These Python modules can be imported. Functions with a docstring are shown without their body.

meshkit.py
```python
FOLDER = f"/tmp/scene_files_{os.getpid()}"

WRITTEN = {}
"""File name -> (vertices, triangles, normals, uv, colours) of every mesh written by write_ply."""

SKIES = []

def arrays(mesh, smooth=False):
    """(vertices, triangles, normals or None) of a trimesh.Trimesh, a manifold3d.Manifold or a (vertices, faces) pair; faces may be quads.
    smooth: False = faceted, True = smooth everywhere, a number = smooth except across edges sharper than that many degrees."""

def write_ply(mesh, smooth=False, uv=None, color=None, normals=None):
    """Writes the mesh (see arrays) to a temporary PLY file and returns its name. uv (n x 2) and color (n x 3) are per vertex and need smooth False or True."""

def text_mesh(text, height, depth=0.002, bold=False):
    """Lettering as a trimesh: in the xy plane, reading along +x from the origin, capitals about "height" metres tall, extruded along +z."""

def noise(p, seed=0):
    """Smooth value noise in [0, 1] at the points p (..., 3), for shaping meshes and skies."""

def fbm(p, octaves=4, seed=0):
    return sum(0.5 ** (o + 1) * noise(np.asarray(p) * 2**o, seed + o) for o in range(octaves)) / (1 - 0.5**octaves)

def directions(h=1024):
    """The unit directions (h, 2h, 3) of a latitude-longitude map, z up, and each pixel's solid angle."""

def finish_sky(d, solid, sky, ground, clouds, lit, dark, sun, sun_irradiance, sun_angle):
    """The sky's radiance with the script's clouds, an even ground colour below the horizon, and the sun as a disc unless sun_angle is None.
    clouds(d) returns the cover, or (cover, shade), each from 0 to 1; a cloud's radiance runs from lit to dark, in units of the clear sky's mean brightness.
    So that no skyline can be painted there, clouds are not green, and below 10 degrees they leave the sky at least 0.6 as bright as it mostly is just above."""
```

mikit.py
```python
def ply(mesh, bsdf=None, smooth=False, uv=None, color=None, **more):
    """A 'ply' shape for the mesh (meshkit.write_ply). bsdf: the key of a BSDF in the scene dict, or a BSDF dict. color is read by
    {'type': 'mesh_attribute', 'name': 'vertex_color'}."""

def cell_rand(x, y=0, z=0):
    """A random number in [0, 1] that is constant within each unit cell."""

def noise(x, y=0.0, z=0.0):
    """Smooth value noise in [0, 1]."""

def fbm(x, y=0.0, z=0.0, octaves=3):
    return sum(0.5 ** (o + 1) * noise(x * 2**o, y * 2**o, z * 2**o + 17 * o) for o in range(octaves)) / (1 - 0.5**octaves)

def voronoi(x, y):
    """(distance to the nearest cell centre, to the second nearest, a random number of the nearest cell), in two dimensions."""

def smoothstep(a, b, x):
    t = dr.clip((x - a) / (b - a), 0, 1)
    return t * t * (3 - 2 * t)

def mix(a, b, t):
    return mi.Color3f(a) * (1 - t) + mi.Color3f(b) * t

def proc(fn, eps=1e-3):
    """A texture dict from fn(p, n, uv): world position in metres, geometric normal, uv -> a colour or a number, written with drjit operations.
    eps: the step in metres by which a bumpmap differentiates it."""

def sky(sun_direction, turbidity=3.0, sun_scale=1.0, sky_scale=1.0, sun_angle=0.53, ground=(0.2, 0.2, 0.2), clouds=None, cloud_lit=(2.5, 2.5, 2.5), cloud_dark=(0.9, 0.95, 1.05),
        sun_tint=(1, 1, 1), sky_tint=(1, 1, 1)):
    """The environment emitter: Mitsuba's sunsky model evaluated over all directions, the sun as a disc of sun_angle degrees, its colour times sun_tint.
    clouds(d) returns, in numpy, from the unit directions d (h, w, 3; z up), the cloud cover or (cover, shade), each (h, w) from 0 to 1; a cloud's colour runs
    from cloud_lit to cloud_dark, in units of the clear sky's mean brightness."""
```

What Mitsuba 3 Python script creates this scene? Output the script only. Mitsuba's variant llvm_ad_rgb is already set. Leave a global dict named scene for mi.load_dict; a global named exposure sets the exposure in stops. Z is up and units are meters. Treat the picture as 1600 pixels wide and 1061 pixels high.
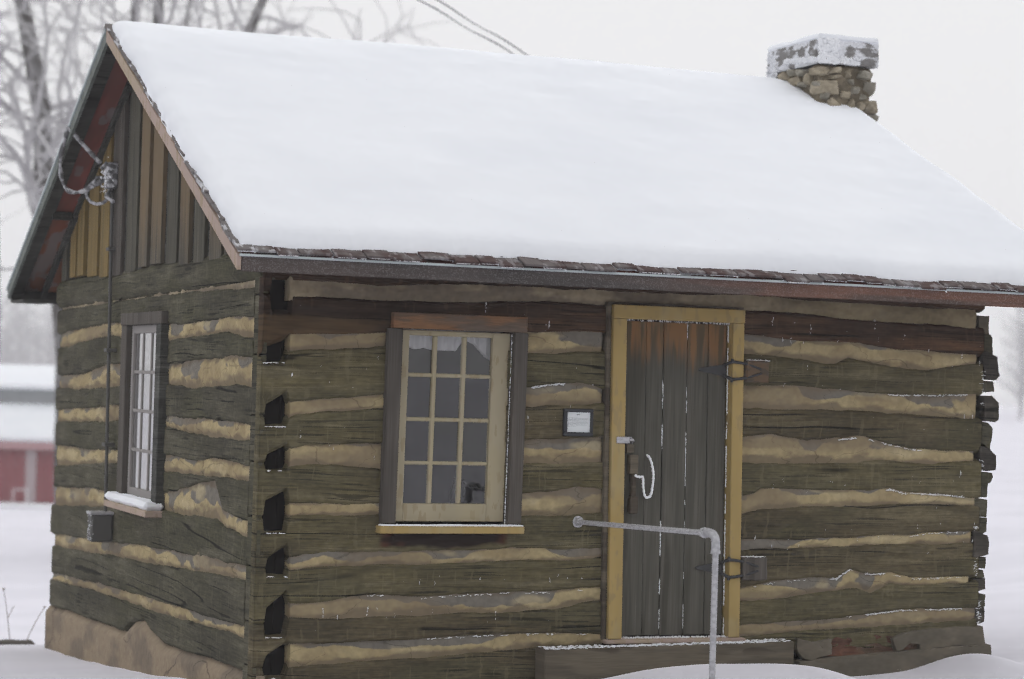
# Snow-covered log cabin on an overcast winter day.  World: x along the front wall, y to the back, z up, metres;
# origin at the front-left corner of the cabin, z = 0 at the door threshold.
import math, random
import numpy as np
import trimesh
import drjit as dr
import mitsuba as mi
import mikit, meshkit
from mikit import noise, fbm, smoothstep, mix

T = mi.ScalarTransform4f
scene, labels = {}, {}

# ------------------------------------------------------------------ camera, sky, exposure
CAM = (-3.445, -12.038, 1.465)
FWD = (0.37754508, 0.92580974, 0.01833143)
UP = (-0.03431377, -0.00579529, 0.99939431)
scene['camera'] = {'type': 'thinlens', 'fov': 25.19, 'fov_axis': 'x', 'near_clip': 0.1, 'far_clip': 2000.0,
                   'aperture_radius': 0.022, 'focus_distance': 13.2,
                   'to_world': T().look_at(origin=list(CAM), target=[CAM[i] + FWD[i] for i in range(3)], up=list(UP)),
                   'medium': {'type': 'ref', 'id': 'air'}}
scene['sky'] = mikit.sky((0.15, -0.1, 0.98), turbidity=5, sun_scale=0.10, sun_angle=110, sky_scale=1.0, clouds=lambda d: 1.0,
                         cloud_lit=(20.0, 20.0, 20.2), ground=(0.8, 0.8, 0.82))
exposure = -2.14
HAZE = 0.0018
scene['air'] = {'type': 'homogeneous', 'albedo': 0.96, 'sigma_t': HAZE}

# ------------------------------------------------------------------ helpers
used = {}


def key_for(name, parent=None):
    k = f'{parent}__{name}' if parent else name
    if k not in used:
        used[k] = 0
        return k
    used[k] += 1
    return f'{k}_{used[k]:03d}'


def add(name, mesh, mat, parent=None, smooth=False, uv=None, kind=None, label=None, cat=None, group=None):
    k = key_for(name, parent)
    scene[k] = mikit.ply(mesh, mat, smooth=smooth, uv=uv)
    tag(k, label, cat, group, kind)
    return k


def thing(name, label, cat, group=None, kind=None):
    k = key_for(name)
    tag(k, label, cat, group, kind)
    return k


def tag(k, label=None, cat=None, group=None, kind=None):
    d = {a: b for a, b in (('label', label), ('category', cat), ('group', group), ('kind', kind)) if b}
    if d:
        labels[k] = d


def cat_mesh(ms):
    return trimesh.util.concatenate(ms)


def hull(pts):
    return trimesh.convex.convex_hull(np.asarray(pts, float))


def bx(lo, hi, c=0.004):
    """Box between two corners with chamfered edges."""
    lo, hi = np.minimum(lo, hi).astype(float), np.maximum(lo, hi).astype(float)
    c = min(c, 0.45 * (hi - lo).min())
    pts = []
    for s in np.ndindex(2, 2, 2):
        p = np.where(np.array(s) == 1, hi, lo)
        d = np.where(np.array(s) == 1, -c, c)
        for k in range(3):
            q = p + d
            q[k] = p[k]
            pts.append(q)
    return hull(pts)


def rough(m, amp, freq, seed, levels=0):
    m = m.copy()
    for _ in range(levels):
        m = m.subdivide()
    v = np.array(m.vertices)
    n = np.stack([meshkit.fbm(v * freq + 31.7 * k, 3, seed + 5 * k) - 0.5 for k in range(3)], -1)
    m.vertices = v + 2 * amp * n
    return m


def tube(pts, r, sides=10, caps=True):
    """Tube along a polyline."""
    p = np.asarray(pts, float)
    r = np.broadcast_to(np.asarray(r, float), (len(p),))
    t = np.gradient(p, axis=0)
    t /= np.linalg.norm(t, axis=1, keepdims=True) + 1e-12
    ref = np.array([0.13, 0.31, 0.94]) if abs(t.mean(0)[2]) < 0.8 else np.array([0.94, 0.31, 0.1])
    a = np.cross(t, ref)
    a /= np.linalg.norm(a, axis=1, keepdims=True)
    b = np.cross(t, a)
    ang = np.arange(sides) * 2 * np.pi / sides
    v = p[:, None] + r[:, None, None] * (np.cos(ang)[None, :, None] * a[:, None] + np.sin(ang)[None, :, None] * b[:, None])
    i, j = np.meshgrid(np.arange(len(p) - 1), np.arange(sides), indexing='ij')
    q = np.stack([i * sides + j, i * sides + (j + 1) % sides, (i + 1) * sides + (j + 1) % sides, (i + 1) * sides + j], -1).reshape(-1, 4)
    v = v.reshape(-1, 3)
    f = np.vstack([q[:, [0, 2, 1]], q[:, [0, 3, 2]]])
    if caps:
        n0 = len(v)
        v = np.vstack([v, p[:1], p[-1:]])
        k = np.arange(sides)
        e = (len(p) - 1) * sides
        f = np.vstack([f, np.stack([k, (k + 1) % sides, k * 0 + n0], 1), np.stack([e + (k + 1) % sides, e + k, k * 0 + n0 + 1], 1)])
    return trimesh.Trimesh(v, f, process=False)


def spline(pts, n):
    from scipy.interpolate import CubicSpline
    p = np.asarray(pts, float)
    s = np.r_[0, np.cumsum(np.linalg.norm(np.diff(p, axis=0), axis=1))]
    return CubicSpline(s, p)(np.linspace(0, s[-1], n))


def prism(poly, lo, hi, mapf):
    """Polygon (a, b) extruded from depth lo to hi; mapf(a, depth, b) -> xyz arrays."""
    from shapely.geometry import Polygon
    m = trimesh.creation.extrude_polygon(Polygon(poly), hi - lo, engine='earcut')
    v = np.array(m.vertices)
    m.vertices = np.stack(mapf(v[:, 0], v[:, 2] + lo, v[:, 1]), 1)
    return m


FRONTMAP = lambda u, d, v: (u, d, v)          # d: depth into the wall
SIDEMAP = lambda u, d, v: (d, u, v)


def grid_faces(nu, nt):
    i, j = np.meshgrid(np.arange(nu - 1), np.arange(nt - 1), indexing='ij')
    a = i * nt + j
    return np.stack([a, a + nt, a + nt + 1, a + 1], -1).reshape(-1, 4)


def sheet(u, lo, hi, depth_fn, mapf, nt, back=0.09):
    """Closed-front slab over u between the curves lo(u), hi(u): depth_fn(U, V, t) gives the face depth; all borders fold back to 'back'."""
    t = np.linspace(0, 1, nt)
    U = np.repeat(u[:, None], nt, 1)
    V = lo[:, None] + (hi - lo)[:, None] * t[None]
    D = depth_fn(U, V, np.repeat(t[None], len(u), 0))
    pad = lambda A: np.pad(A, 1, mode='edge')
    U, V, D2 = pad(U), pad(V), pad(D)
    B = np.zeros_like(D2, bool)
    B[0], B[-1], B[:, 0], B[:, -1] = True, True, True, True
    D2[B] = back
    P = np.stack(mapf(U, D2, V), -1).reshape(-1, 3)
    f = grid_faces(*U.shape)
    if mapf is SIDEMAP:
        f = f[:, ::-1]
    tt = pad(np.repeat(t[None], len(u), 0)).reshape(-1)
    return trimesh.Trimesh(P, np.vstack([f[:, [0, 1, 2]], f[:, [0, 2, 3]]]), process=False), np.stack([U.reshape(-1), tt], 1)


def flecks(points, size, rng, stretch=(1, 1, 1)):
    """Many small irregular frost lumps (octahedra) as one mesh; points (n,3), size scalar or (n,)."""
    p = np.asarray(points, float)
    n = len(p)
    o = np.array([[1, 0, 0], [-1, 0, 0], [0, 1, 0], [0, -1, 0], [0, 0, 1], [0, 0, -1]], float)
    f = np.array([[0, 2, 4], [2, 1, 4], [1, 3, 4], [3, 0, 4], [2, 0, 5], [1, 2, 5], [3, 1, 5], [0, 3, 5]])
    s = np.broadcast_to(np.asarray(size, float), (n,))[:, None, None] * (0.5 + rng.random((n, 6, 1)))
    v = p[:, None] + o[None] * s * np.asarray(stretch, float).reshape(-1, 1, 3) + rng.normal(0, 0.25, (n, 6, 3)) * s
    ff = (f[None] + (np.arange(n) * 6)[:, None, None]).reshape(-1, 3)
    return trimesh.Trimesh(v.reshape(-1, 3), ff, process=False)


# ------------------------------------------------------------------ materials
def C(*c):
    return mi.Color3f(*c)


def mat(name, color, rough_=0.9, bump=None, scale=1.0, eps=1e-3, spec=0.25, metallic=0.0):
    col = mikit.proc(color) if callable(color) else {'type': 'rgb', 'value': list(color)}
    b = {'type': 'principled', 'base_color': col, 'roughness': rough_, 'specular': spec, 'metallic': metallic}
    if bump is not None:
        b = {'type': 'bumpmap', 'bump_texture': mikit.proc(bump, eps), 'scale': scale, 'bsdf': b}
    scene[name] = {'type': 'twosided', 'bsdf': b}


def wood_fn(base, dark, light, seed, along_f=1.6, across_f=26.0, crack=1.0, green=None, stain=None):
    """Weathered hewn log: grain along the wall, checks, adze marks, weather blotches."""
    def fn(p, n, uv):
        u, v = p.x + p.y + seed * 3.7, p.z + seed * 1.3
        wob = fbm(u * 1.3, v * 3.0, seed) - 0.5
        g = fbm(u * along_f, (v + wob * 0.05) * across_f, seed + 2.0, 4)
        big = fbm(u * 1.1, v * 4.0, seed + 5.0, 3)
        fine = noise(u * 9.0, (v + wob * 0.03) * 190.0, seed)
        c = mix(C(*base), C(*light), smoothstep(0.42, 0.78, g))
        c = mix(c, C(*dark), smoothstep(0.5, 0.72, big) * 0.75)
        if green is not None:
            c = mix(c, C(*green), smoothstep(0.5, 0.7, fbm(u * 1.7 + 9.0, v * 5.0 + 4.0, seed)) * 0.8)
        c = c * (0.70 + 0.60 * fine)
        c = c * (0.56 + 0.88 * fbm(u * 3.3 + 5.0, v * 11.0, seed + 1.0, 4))
        c = mix(c, C(*light), 0.16)
        c = c * (0.72 + 0.56 * fbm(u * 38.0, v * 85.0, seed + 6.0, 3))
        hair = smoothstep(0.70, 0.80, noise(u * 4.0 + seed, (v + wob * 0.04) * 135.0, seed + 1.0)) * smoothstep(0.45, 0.65, fbm(u * 2.0, v * 7.0, seed + 8.0))
        c = c * (1 - 0.55 * hair)
        c = mix(c, C(*light) * 1.25, smoothstep(0.80, 0.90, noise(u * 60.0, v * 9.0, seed + 4.0)) * 0.35)
        ck = dr.abs(noise(u * 0.42, (v + wob * 0.06) * 15.0, seed + 11.0) - 0.5)
        on = smoothstep(0.50, 0.66, noise(u * 2.6, v * 9.0, seed + 7.0))
        c = c * (1 - crack * 0.8 * on * (1 - smoothstep(0.006, 0.03, ck)))
        hew = noise(u * 34.0 + 3.0 * noise(u * 2.0, v * 9.0, seed), v * 16.0, seed + 3.0)
        c = c * (0.93 + 0.14 * hew)
        if stain is not None:
            c = stain(c, p)
        return c
    return fn


def wood_bump(seed, crack=1.0):
    def fn(p, n, uv):
        u, v = p.x + p.y + seed * 3.7, p.z + seed * 1.3
        wob = fbm(u * 1.3, v * 3.0, seed) - 0.5
        g = fbm(u * 2.2, (v + wob * 0.05) * 60.0, seed + 2.0, 3)
        ck = dr.abs(noise(u * 0.42, (v + wob * 0.06) * 15.0, seed + 11.0) - 0.5)
        on = smoothstep(0.50, 0.66, noise(u * 2.6, v * 9.0, seed + 7.0))
        return g * 0.5 - crack * on * (1 - smoothstep(0.004, 0.03, ck)) + 0.15 * noise(u * 28.0, v * 14.0, seed + 3.0)
    return fn


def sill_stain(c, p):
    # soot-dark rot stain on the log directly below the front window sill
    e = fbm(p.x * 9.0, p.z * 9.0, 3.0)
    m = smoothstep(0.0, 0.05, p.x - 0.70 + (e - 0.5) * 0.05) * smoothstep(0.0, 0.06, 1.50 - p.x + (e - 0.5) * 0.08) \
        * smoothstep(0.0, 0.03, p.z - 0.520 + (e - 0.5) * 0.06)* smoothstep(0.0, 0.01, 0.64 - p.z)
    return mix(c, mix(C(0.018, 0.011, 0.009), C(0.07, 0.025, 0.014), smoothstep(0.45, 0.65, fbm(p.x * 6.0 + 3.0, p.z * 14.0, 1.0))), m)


def rust_low(c, p):
    # lower half of the top front log still shows its warm brown heartwood near the left corner
    m = (1 - smoothstep(0.45, 0.9, p.x)) * (1 - smoothstep(1.775, 1.80, p.z + 0.02 * (fbm(p.x * 6.0, 0.0, 2.0) - 0.5)))
    return mix(c, C(0.080, 0.050, 0.022) * (0.45 + 1.1 * fbm(p.x * 7.0, p.z * 60.0, 4.0, 4)), m * 0.75)


mat('log_olive', wood_fn((0.084, 0.071, 0.035), (0.043, 0.036, 0.020), (0.126, 0.108, 0.063), 1.0, green=(0.070, 0.062, 0.033), stain=sill_stain), 0.92, wood_bump(1.0), 0.004)
mat('log_brown', wood_fn((0.078, 0.062, 0.034), (0.040, 0.033, 0.020), (0.114, 0.095, 0.055), 8.0, green=(0.062, 0.056, 0.029)), 0.92, wood_bump(8.0), 0.004)
mat('log_grey', wood_fn((0.059, 0.055, 0.036), (0.035, 0.032, 0.022), (0.086, 0.079, 0.055), 2.0, green=(0.048, 0.046, 0.025)), 0.92, wood_bump(2.0), 0.004)  # side-wall grey, darkened further to stand in for weaker light on that wall
mat('log_rust', wood_fn((0.035, 0.020, 0.013), (0.014, 0.010, 0.008), (0.081, 0.043, 0.022), 3.0, stain=rust_low), 0.92, wood_bump(3.0), 0.004)
mat('log_dark', wood_fn((0.048, 0.042, 0.035), (0.027, 0.024, 0.021), (0.085, 0.075, 0.062), 4.0), 0.95, wood_bump(4.0), 0.003)
mat('rotten_wood', wood_fn((0.080, 0.062, 0.043), (0.020, 0.012, 0.010), (0.135, 0.108, 0.080), 5.0, along_f=3.0, across_f=45.0, green=(0.105, 0.034, 0.020)), 0.95, wood_bump(5.0), 0.008)
mat('void_dark', (0.012, 0.011, 0.010), 1.0, spec=0.0)  # near-black; on the wall cores it paints in the shade of open gaps


def chink_fn(p, n, uv):
    u, v = p.x + p.y, p.z
    e = fbm(u * 5.0, v * 7.0, 4.0, 4)
    c = mix(C(0.355, 0.288, 0.159), C(0.299, 0.235, 0.131), smoothstep(0.35, 0.68, e))
    # bare grey mortar left where the ochre wash has worn off, mostly on the upper lip
    worn = fbm(u * 2.6 + 7.0, v * 4.0, 9.0, 3) + 0.50 * (uv.y - 0.66) + 0.12 * (fbm(u * 18.0, v * 18.0, 2.0) - 0.5)
    c = mix(c, C(0.144, 0.134, 0.119), smoothstep(0.52, 0.555, worn) * 0.92)
    c = mix(c, C(0.418, 0.350, 0.212), smoothstep(0.60, 0.75, fbm(u * 3.1 + 2.0, v * 9.0, 1.0)) * 0.6)
    c = c * (0.80 + 0.4 * fbm(u * 45.0, v * 45.0, 3.0))
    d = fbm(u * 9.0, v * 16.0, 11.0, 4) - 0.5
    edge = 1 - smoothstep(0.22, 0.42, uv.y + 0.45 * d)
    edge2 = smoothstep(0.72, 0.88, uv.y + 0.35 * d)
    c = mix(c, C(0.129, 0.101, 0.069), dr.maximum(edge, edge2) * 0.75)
    c = mix(c, C(0.172, 0.134, 0.090), smoothstep(0.52, 0.66, fbm(u * 1.3 + 3.0, v * 6.0, 14.0, 3)) * 0.55)
    ck = dr.abs(noise(u * 6.0 + 2.0 * fbm(u * 3.0, v * 12.0, 1.0), v * 5.0, 6.0) - 0.5)
    return c * (1 - 0.28 * (1 - smoothstep(0.004, 0.015, ck)))


def chink_top_fn(p, n, uv):
    u, v = p.x + p.y, p.z
    e = fbm(u * 4.0, v * 8.0, 4.0, 4)
    c = mix(C(0.275, 0.229, 0.154), C(0.171, 0.141, 0.102), smoothstep(0.4, 0.62, e))
    c = mix(c, C(0.201, 0.163, 0.088), smoothstep(2.6, 3.6, p.x) * 0.6)
    return c * (0.8 + 0.4 * fbm(u * 40.0, v * 40.0, 3.0))


def lump_bump(p, n, uv):
    u = p.x + p.y
    return fbm(u * 30.0, p.z * 30.0, 5.0, 4)


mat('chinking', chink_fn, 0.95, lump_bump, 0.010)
mat('chinking_top', chink_top_fn, 0.95, lump_bump, 0.010)


def mortar_fn(p, n, uv):
    u = p.x + p.y
    c = mix(C(0.255, 0.200, 0.140), C(0.175, 0.140, 0.105), smoothstep(0.4, 0.65, fbm(u * 2.4, p.z * 5.0, 8.0, 4)))
    ck = dr.abs(noise(u * 2.5 + fbm(u * 2.0, p.z * 4.0, 3.0), p.z * 2.0, 2.0) - 0.5)
    return c * (0.82 + 0.36 * fbm(u * 38.0, p.z * 38.0, 1.0)) * (1 - 0.4 * (1 - smoothstep(0.003, 0.012, ck)))


mat('mortar', mortar_fn, 0.95, lump_bump, 0.008)


def skirt_fn(p, n, uv):
    c = mix(C(0.155, 0.132, 0.100), C(0.105, 0.092, 0.070), smoothstep(0.4, 0.65, fbm(p.x * 2.2, p.z * 5.0, 3.0, 4)))
    return c * (0.82 + 0.36 * fbm(p.x * 30.0, p.z * 60.0, 1.0))


mat('skirt_mortar', skirt_fn, 0.95, lump_bump, 0.006)


def board_fn(base, light, dark, seed, orange=None):
    """Sawn boards, grain running up and down."""
    def fn(p, n, uv):
        u, v = p.x + p.y, p.z
        g = fbm(u * 42.0, v * 1.6, seed, 4)
        c = mix(C(*base), C(*light), smoothstep(0.45, 0.8, g))
        c = mix(c, C(*dark), smoothstep(0.55, 0.75, fbm(u * 16.0, v * 1.1, seed + 4.0, 3)) * 0.8)
        c = c * (0.84 + 0.32 * noise(u * 150.0, v * 5.0, seed))
        if orange is not None:
            c = orange(c, p, g)
        return c
    return fn


def vert_bump(p, n, uv):
    return fbm((p.x + p.y) * 60.0, p.z * 2.0, 2.0, 3)


def door_orange(c, p, g):
    # top of the door, sheltered by the eave, keeps its warm brown
    m = smoothstep(1.53, 1.72, p.z + 0.28 * (g - 0.5) + 0.10 * (noise(p.x * 11.0, 0.0, 3.0) - 0.5))
    return mix(c, mix(C(0.200, 0.105, 0.044), C(0.092, 0.064, 0.034), smoothstep(0.4, 0.62, fbm(p.x * 30.0, p.z * 2.5, 6.0))), m * 0.95)


def gable_shelter(c, p, g):
    # boards keep their tan higher up, below the overhang
    m = smoothstep(2.05, 2.65, p.z + 0.6 * (g - 0.5))
    return mix(c, C(0.150, 0.108, 0.062), m * 0.85)


mat('door_wood', board_fn((0.075, 0.072, 0.059), (0.096, 0.090, 0.075), (0.050, 0.047, 0.036), 1.0, orange=door_orange), 0.9, vert_bump, 0.003)
mat('gable_tan', board_fn((0.078, 0.072, 0.058), (0.100, 0.091, 0.070), (0.050, 0.047, 0.040), 2.0, orange=gable_shelter), 0.9, vert_bump, 0.003)
mat('gable_ochre', board_fn((0.150, 0.106, 0.042), (0.19, 0.135, 0.052), (0.098, 0.076, 0.036), 3.0), 0.9, vert_bump, 0.003)
mat('gable_olive', board_fn((0.066, 0.062, 0.048), (0.088, 0.081, 0.062), (0.042, 0.040, 0.032), 4.0), 0.9, vert_bump, 0.003)
mat('trim_grey', board_fn((0.078, 0.069, 0.060), (0.100, 0.088, 0.076), (0.055, 0.048, 0.042), 5.0), 0.9, vert_bump, 0.002)


def head_fn(p, n, uv):
    c = mix(C(0.205, 0.108, 0.054), C(0.125, 0.080, 0.054), smoothstep(0.42, 0.62, fbm(p.x * 5.0, p.z * 30.0, 2.0, 4)))
    c = mix(c, C(0.12, 0.095, 0.075), smoothstep(0.48, 0.62, fbm(p.x * 3.0 + 4.0, p.z * 7.0, 5.0)) * 0.8)
    return c * (0.75 + 0.5 * fbm(p.x * 20.0, p.z * 160.0, 1.0))


mat('head_board', head_fn, 0.9)


mat('hinge_block', lambda p, n, uv: mix(C(0.115, 0.075, 0.045), C(0.075, 0.060, 0.045), smoothstep(0.4, 0.6, fbm(p.x * 20.0, p.z * 50.0, 2.0))), 0.9)


def paint_fn(base, seed):
    def fn(p, n, uv):
        c = C(*base) * (0.88 + 0.24 * fbm(p.x * 6.0 + p.y * 6.0, p.z * 2.0, seed, 3))
        d = smoothstep(0.62, 0.72, fbm(p.x * 34.0 + p.y * 34.0, p.z * 12.0, seed + 2.0, 3))
        c = mix(c, C(0.25, 0.19, 0.105), d * 0.5)
        return mix(c, C(0.34, 0.29, 0.17), smoothstep(0.55, 0.7, fbm(p.x * 9.0, p.z * 3.0, seed + 6.0)) * 0.35)
    return fn


mat('yellow_paint', paint_fn((0.350, 0.252, 0.094), 1.0), 0.7)
mat('cream_paint', paint_fn((0.345, 0.302, 0.205), 2.0), 0.65)
mat('pale_paint', (0.24, 0.225, 0.215), 0.7)
mat('barge_tan', paint_fn((0.355, 0.275, 0.232), 3.0), 0.8)
mat('barge_green', board_fn((0.132, 0.148, 0.136), (0.168, 0.188, 0.176), (0.088, 0.096, 0.088), 7.0), 0.85)


def fascia_fn(p, n, uv):
    c = mix(C(0.078, 0.063, 0.058), C(0.056, 0.049, 0.047), smoothstep(0.4, 0.62, fbm(p.x * 1.6, p.z * 14.0, 4.0, 4)))
    c = mix(c, mix(C(0.150, 0.076, 0.054), C(0.085, 0.058, 0.048), smoothstep(0.4, 0.65, fbm(p.x * 2.0, p.z * 16.0, 6.0, 3))), smoothstep(1.6, 3.4, p.x))
    c = c * (0.8 + 0.4 * fbm(p.x * 14.0, p.z * 150.0, 2.0))
    return mix(c, C(0.36, 0.35, 0.35), smoothstep(0.66, 0.72, noise(p.x * 210.0, p.z * 210.0, 1.0)) * 0.2)


mat('fascia_wood', fascia_fn, 0.9)


def soffit_fn(p, n, uv):
    c = mix(C(0.20, 0.058, 0.048), C(0.145, 0.052, 0.044), smoothstep(0.4, 0.62, fbm(p.x * 7.0, p.y * 2.2, 3.0, 4)))
    c = mix(c, C(0.17, 0.068, 0.030), smoothstep(4.7, 5.6, p.y) * 0.8)
    return mix(c, C(0.15, 0.15, 0.15), smoothstep(0.63, 0.72, fbm(p.x * 9.0, p.y * 4.0, 9.0)) * 0.7)


mat('soffit_red', soffit_fn, 0.9)


def shingle_fn(p, n, uv):
    c = mix(C(0.068, 0.043, 0.040), C(0.12, 0.104, 0.102), smoothstep(0.4, 0.65, fbm(p.x * 9.0, p.y * 9.0, 2.0)))
    c = mix(c, C(0.165, 0.157, 0.154), 0.75 * (1 - smoothstep(-0.16, -0.10, p.x)))
    c = mix(c, C(0.50, 0.50, 0.52), smoothstep(0.58, 0.72, fbm(p.x * 40.0, p.y * 14.0, 6.0, 3)) * (0.25 + 0.6 * (1 - smoothstep(-0.2, 0.0, p.x))))
    return c * (0.75 + 0.5 * fbm(p.x * 70.0, p.y * 6.0, 1.0))


mat('shingle_wood', shingle_fn, 0.95)
mat('drip_metal', (0.42, 0.47, 0.48), 0.45, spec=0.5)
mat('beam_dark', wood_fn((0.042, 0.042, 0.038), (0.021, 0.021, 0.020), (0.070, 0.070, 0.063), 6.0), 0.95)


def step_fn(p, n, uv):
    c = mix(C(0.125, 0.105, 0.076), C(0.088, 0.074, 0.055), smoothstep(0.4, 0.62, fbm(p.x * 2.0, p.z * 20.0, 3.0, 4)))
    w = smoothstep(0.55, 0.62, fbm(p.x * 4.0, p.z * 12.0, 7.0)) * smoothstep(-0.10, -0.05, p.z)
    return mix(c, C(0.045, 0.034, 0.026), w * 0.7) * (0.8 + 0.4 * fbm(p.x * 12.0, p.z * 140.0, 2.0))


mat('step_wood', step_fn, 0.9)


def snow_bump(p, n, uv):
    return fbm(p.x * 5.0, p.y * 5.0, p.z * 5.0, 3) + 0.25 * fbm(p.x * 60.0, p.y * 60.0, p.z * 60.0, 2)


def snow_fn(p, n, uv):
    return mix(C(0.78, 0.80, 0.835), C(0.75, 0.772, 0.812), smoothstep(0.35, 0.7, fbm(p.x * 1.3, p.y * 1.3, p.z, 3)))


mat('snow', snow_fn, 0.9, snow_bump, 0.012, eps=2e-3, spec=0.2)


def field_fn(p, n, uv):
    return mix(C(0.66, 0.652, 0.705), C(0.615, 0.61, 0.66), smoothstep(0.35, 0.7, fbm(p.x * 0.9, p.y * 0.9, p.z, 4)))


mat('field_snow', field_fn, 0.9, snow_bump, 0.012, eps=2e-3, spec=0.2)
mat('frost', (0.78, 0.79, 0.81), 0.9)


def galv_fn(p, n, uv):
    g = fbm(p.x * 60.0, p.y * 60.0, p.z * 60.0, 3)
    return mix(C(0.34, 0.34, 0.355), C(0.46, 0.46, 0.48), smoothstep(0.35, 0.65, g))


mat('galvanised', galv_fn, 0.5, metallic=0.35, spec=0.5)
mat('frosted_pipe', lambda p, n, uv: mix(C(0.27, 0.27, 0.275), C(0.50, 0.50, 0.52), smoothstep(0.30, 0.7, fbm(p.x * 130.0, p.y * 130.0, p.z * 130.0, 3) + 0.12 * n.z)), 0.7)
mat('black_iron', (0.035, 0.035, 0.037), 0.6, spec=0.4)
mat('black_frame', (0.020, 0.022, 0.027), 0.45, spec=0.4)
mat('paper', (0.66, 0.69, 0.70), 0.8)
mat('ink', (0.40, 0.42, 0.43), 0.9)
mat('ink_dark', (0.26, 0.27, 0.29), 0.9)
mat('curtain_cloth', (0.44, 0.44, 0.46), 0.95)
mat('white_blind', lambda p, n, uv: C(0.20, 0.195, 0.195) * (0.9 + 0.2 * fbm(p.y * 30.0, p.z * 2.0, 1.0)), 0.95)
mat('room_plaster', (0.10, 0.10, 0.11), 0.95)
mat('grey_box', (0.088, 0.086, 0.082), 0.6)
mat('cable_black', lambda p, n, uv: mix(C(0.12, 0.12, 0.125), C(0.42, 0.42, 0.44), smoothstep(0.40, 0.62, fbm(p.x * 30.0, p.y * 30.0, p.z * 30.0, 3))), 0.8)
mat('line_wire', (0.20, 0.20, 0.22), 0.8)
scene['glass'] = {'type': 'thindielectric', 'int_ior': 1.5}


def stone_fn(base, light, seed):
    def fn(p, n, uv):
        e = fbm(p.x * 11.0, p.y * 11.0 + seed, p.z * 11.0, 4)
        return mix(C(*base), C(*light), smoothstep(0.35, 0.68, e)) * (0.8 + 0.4 * fbm(p.x * 60.0, p.y * 60.0, p.z * 60.0, 2))
    return fn


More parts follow.
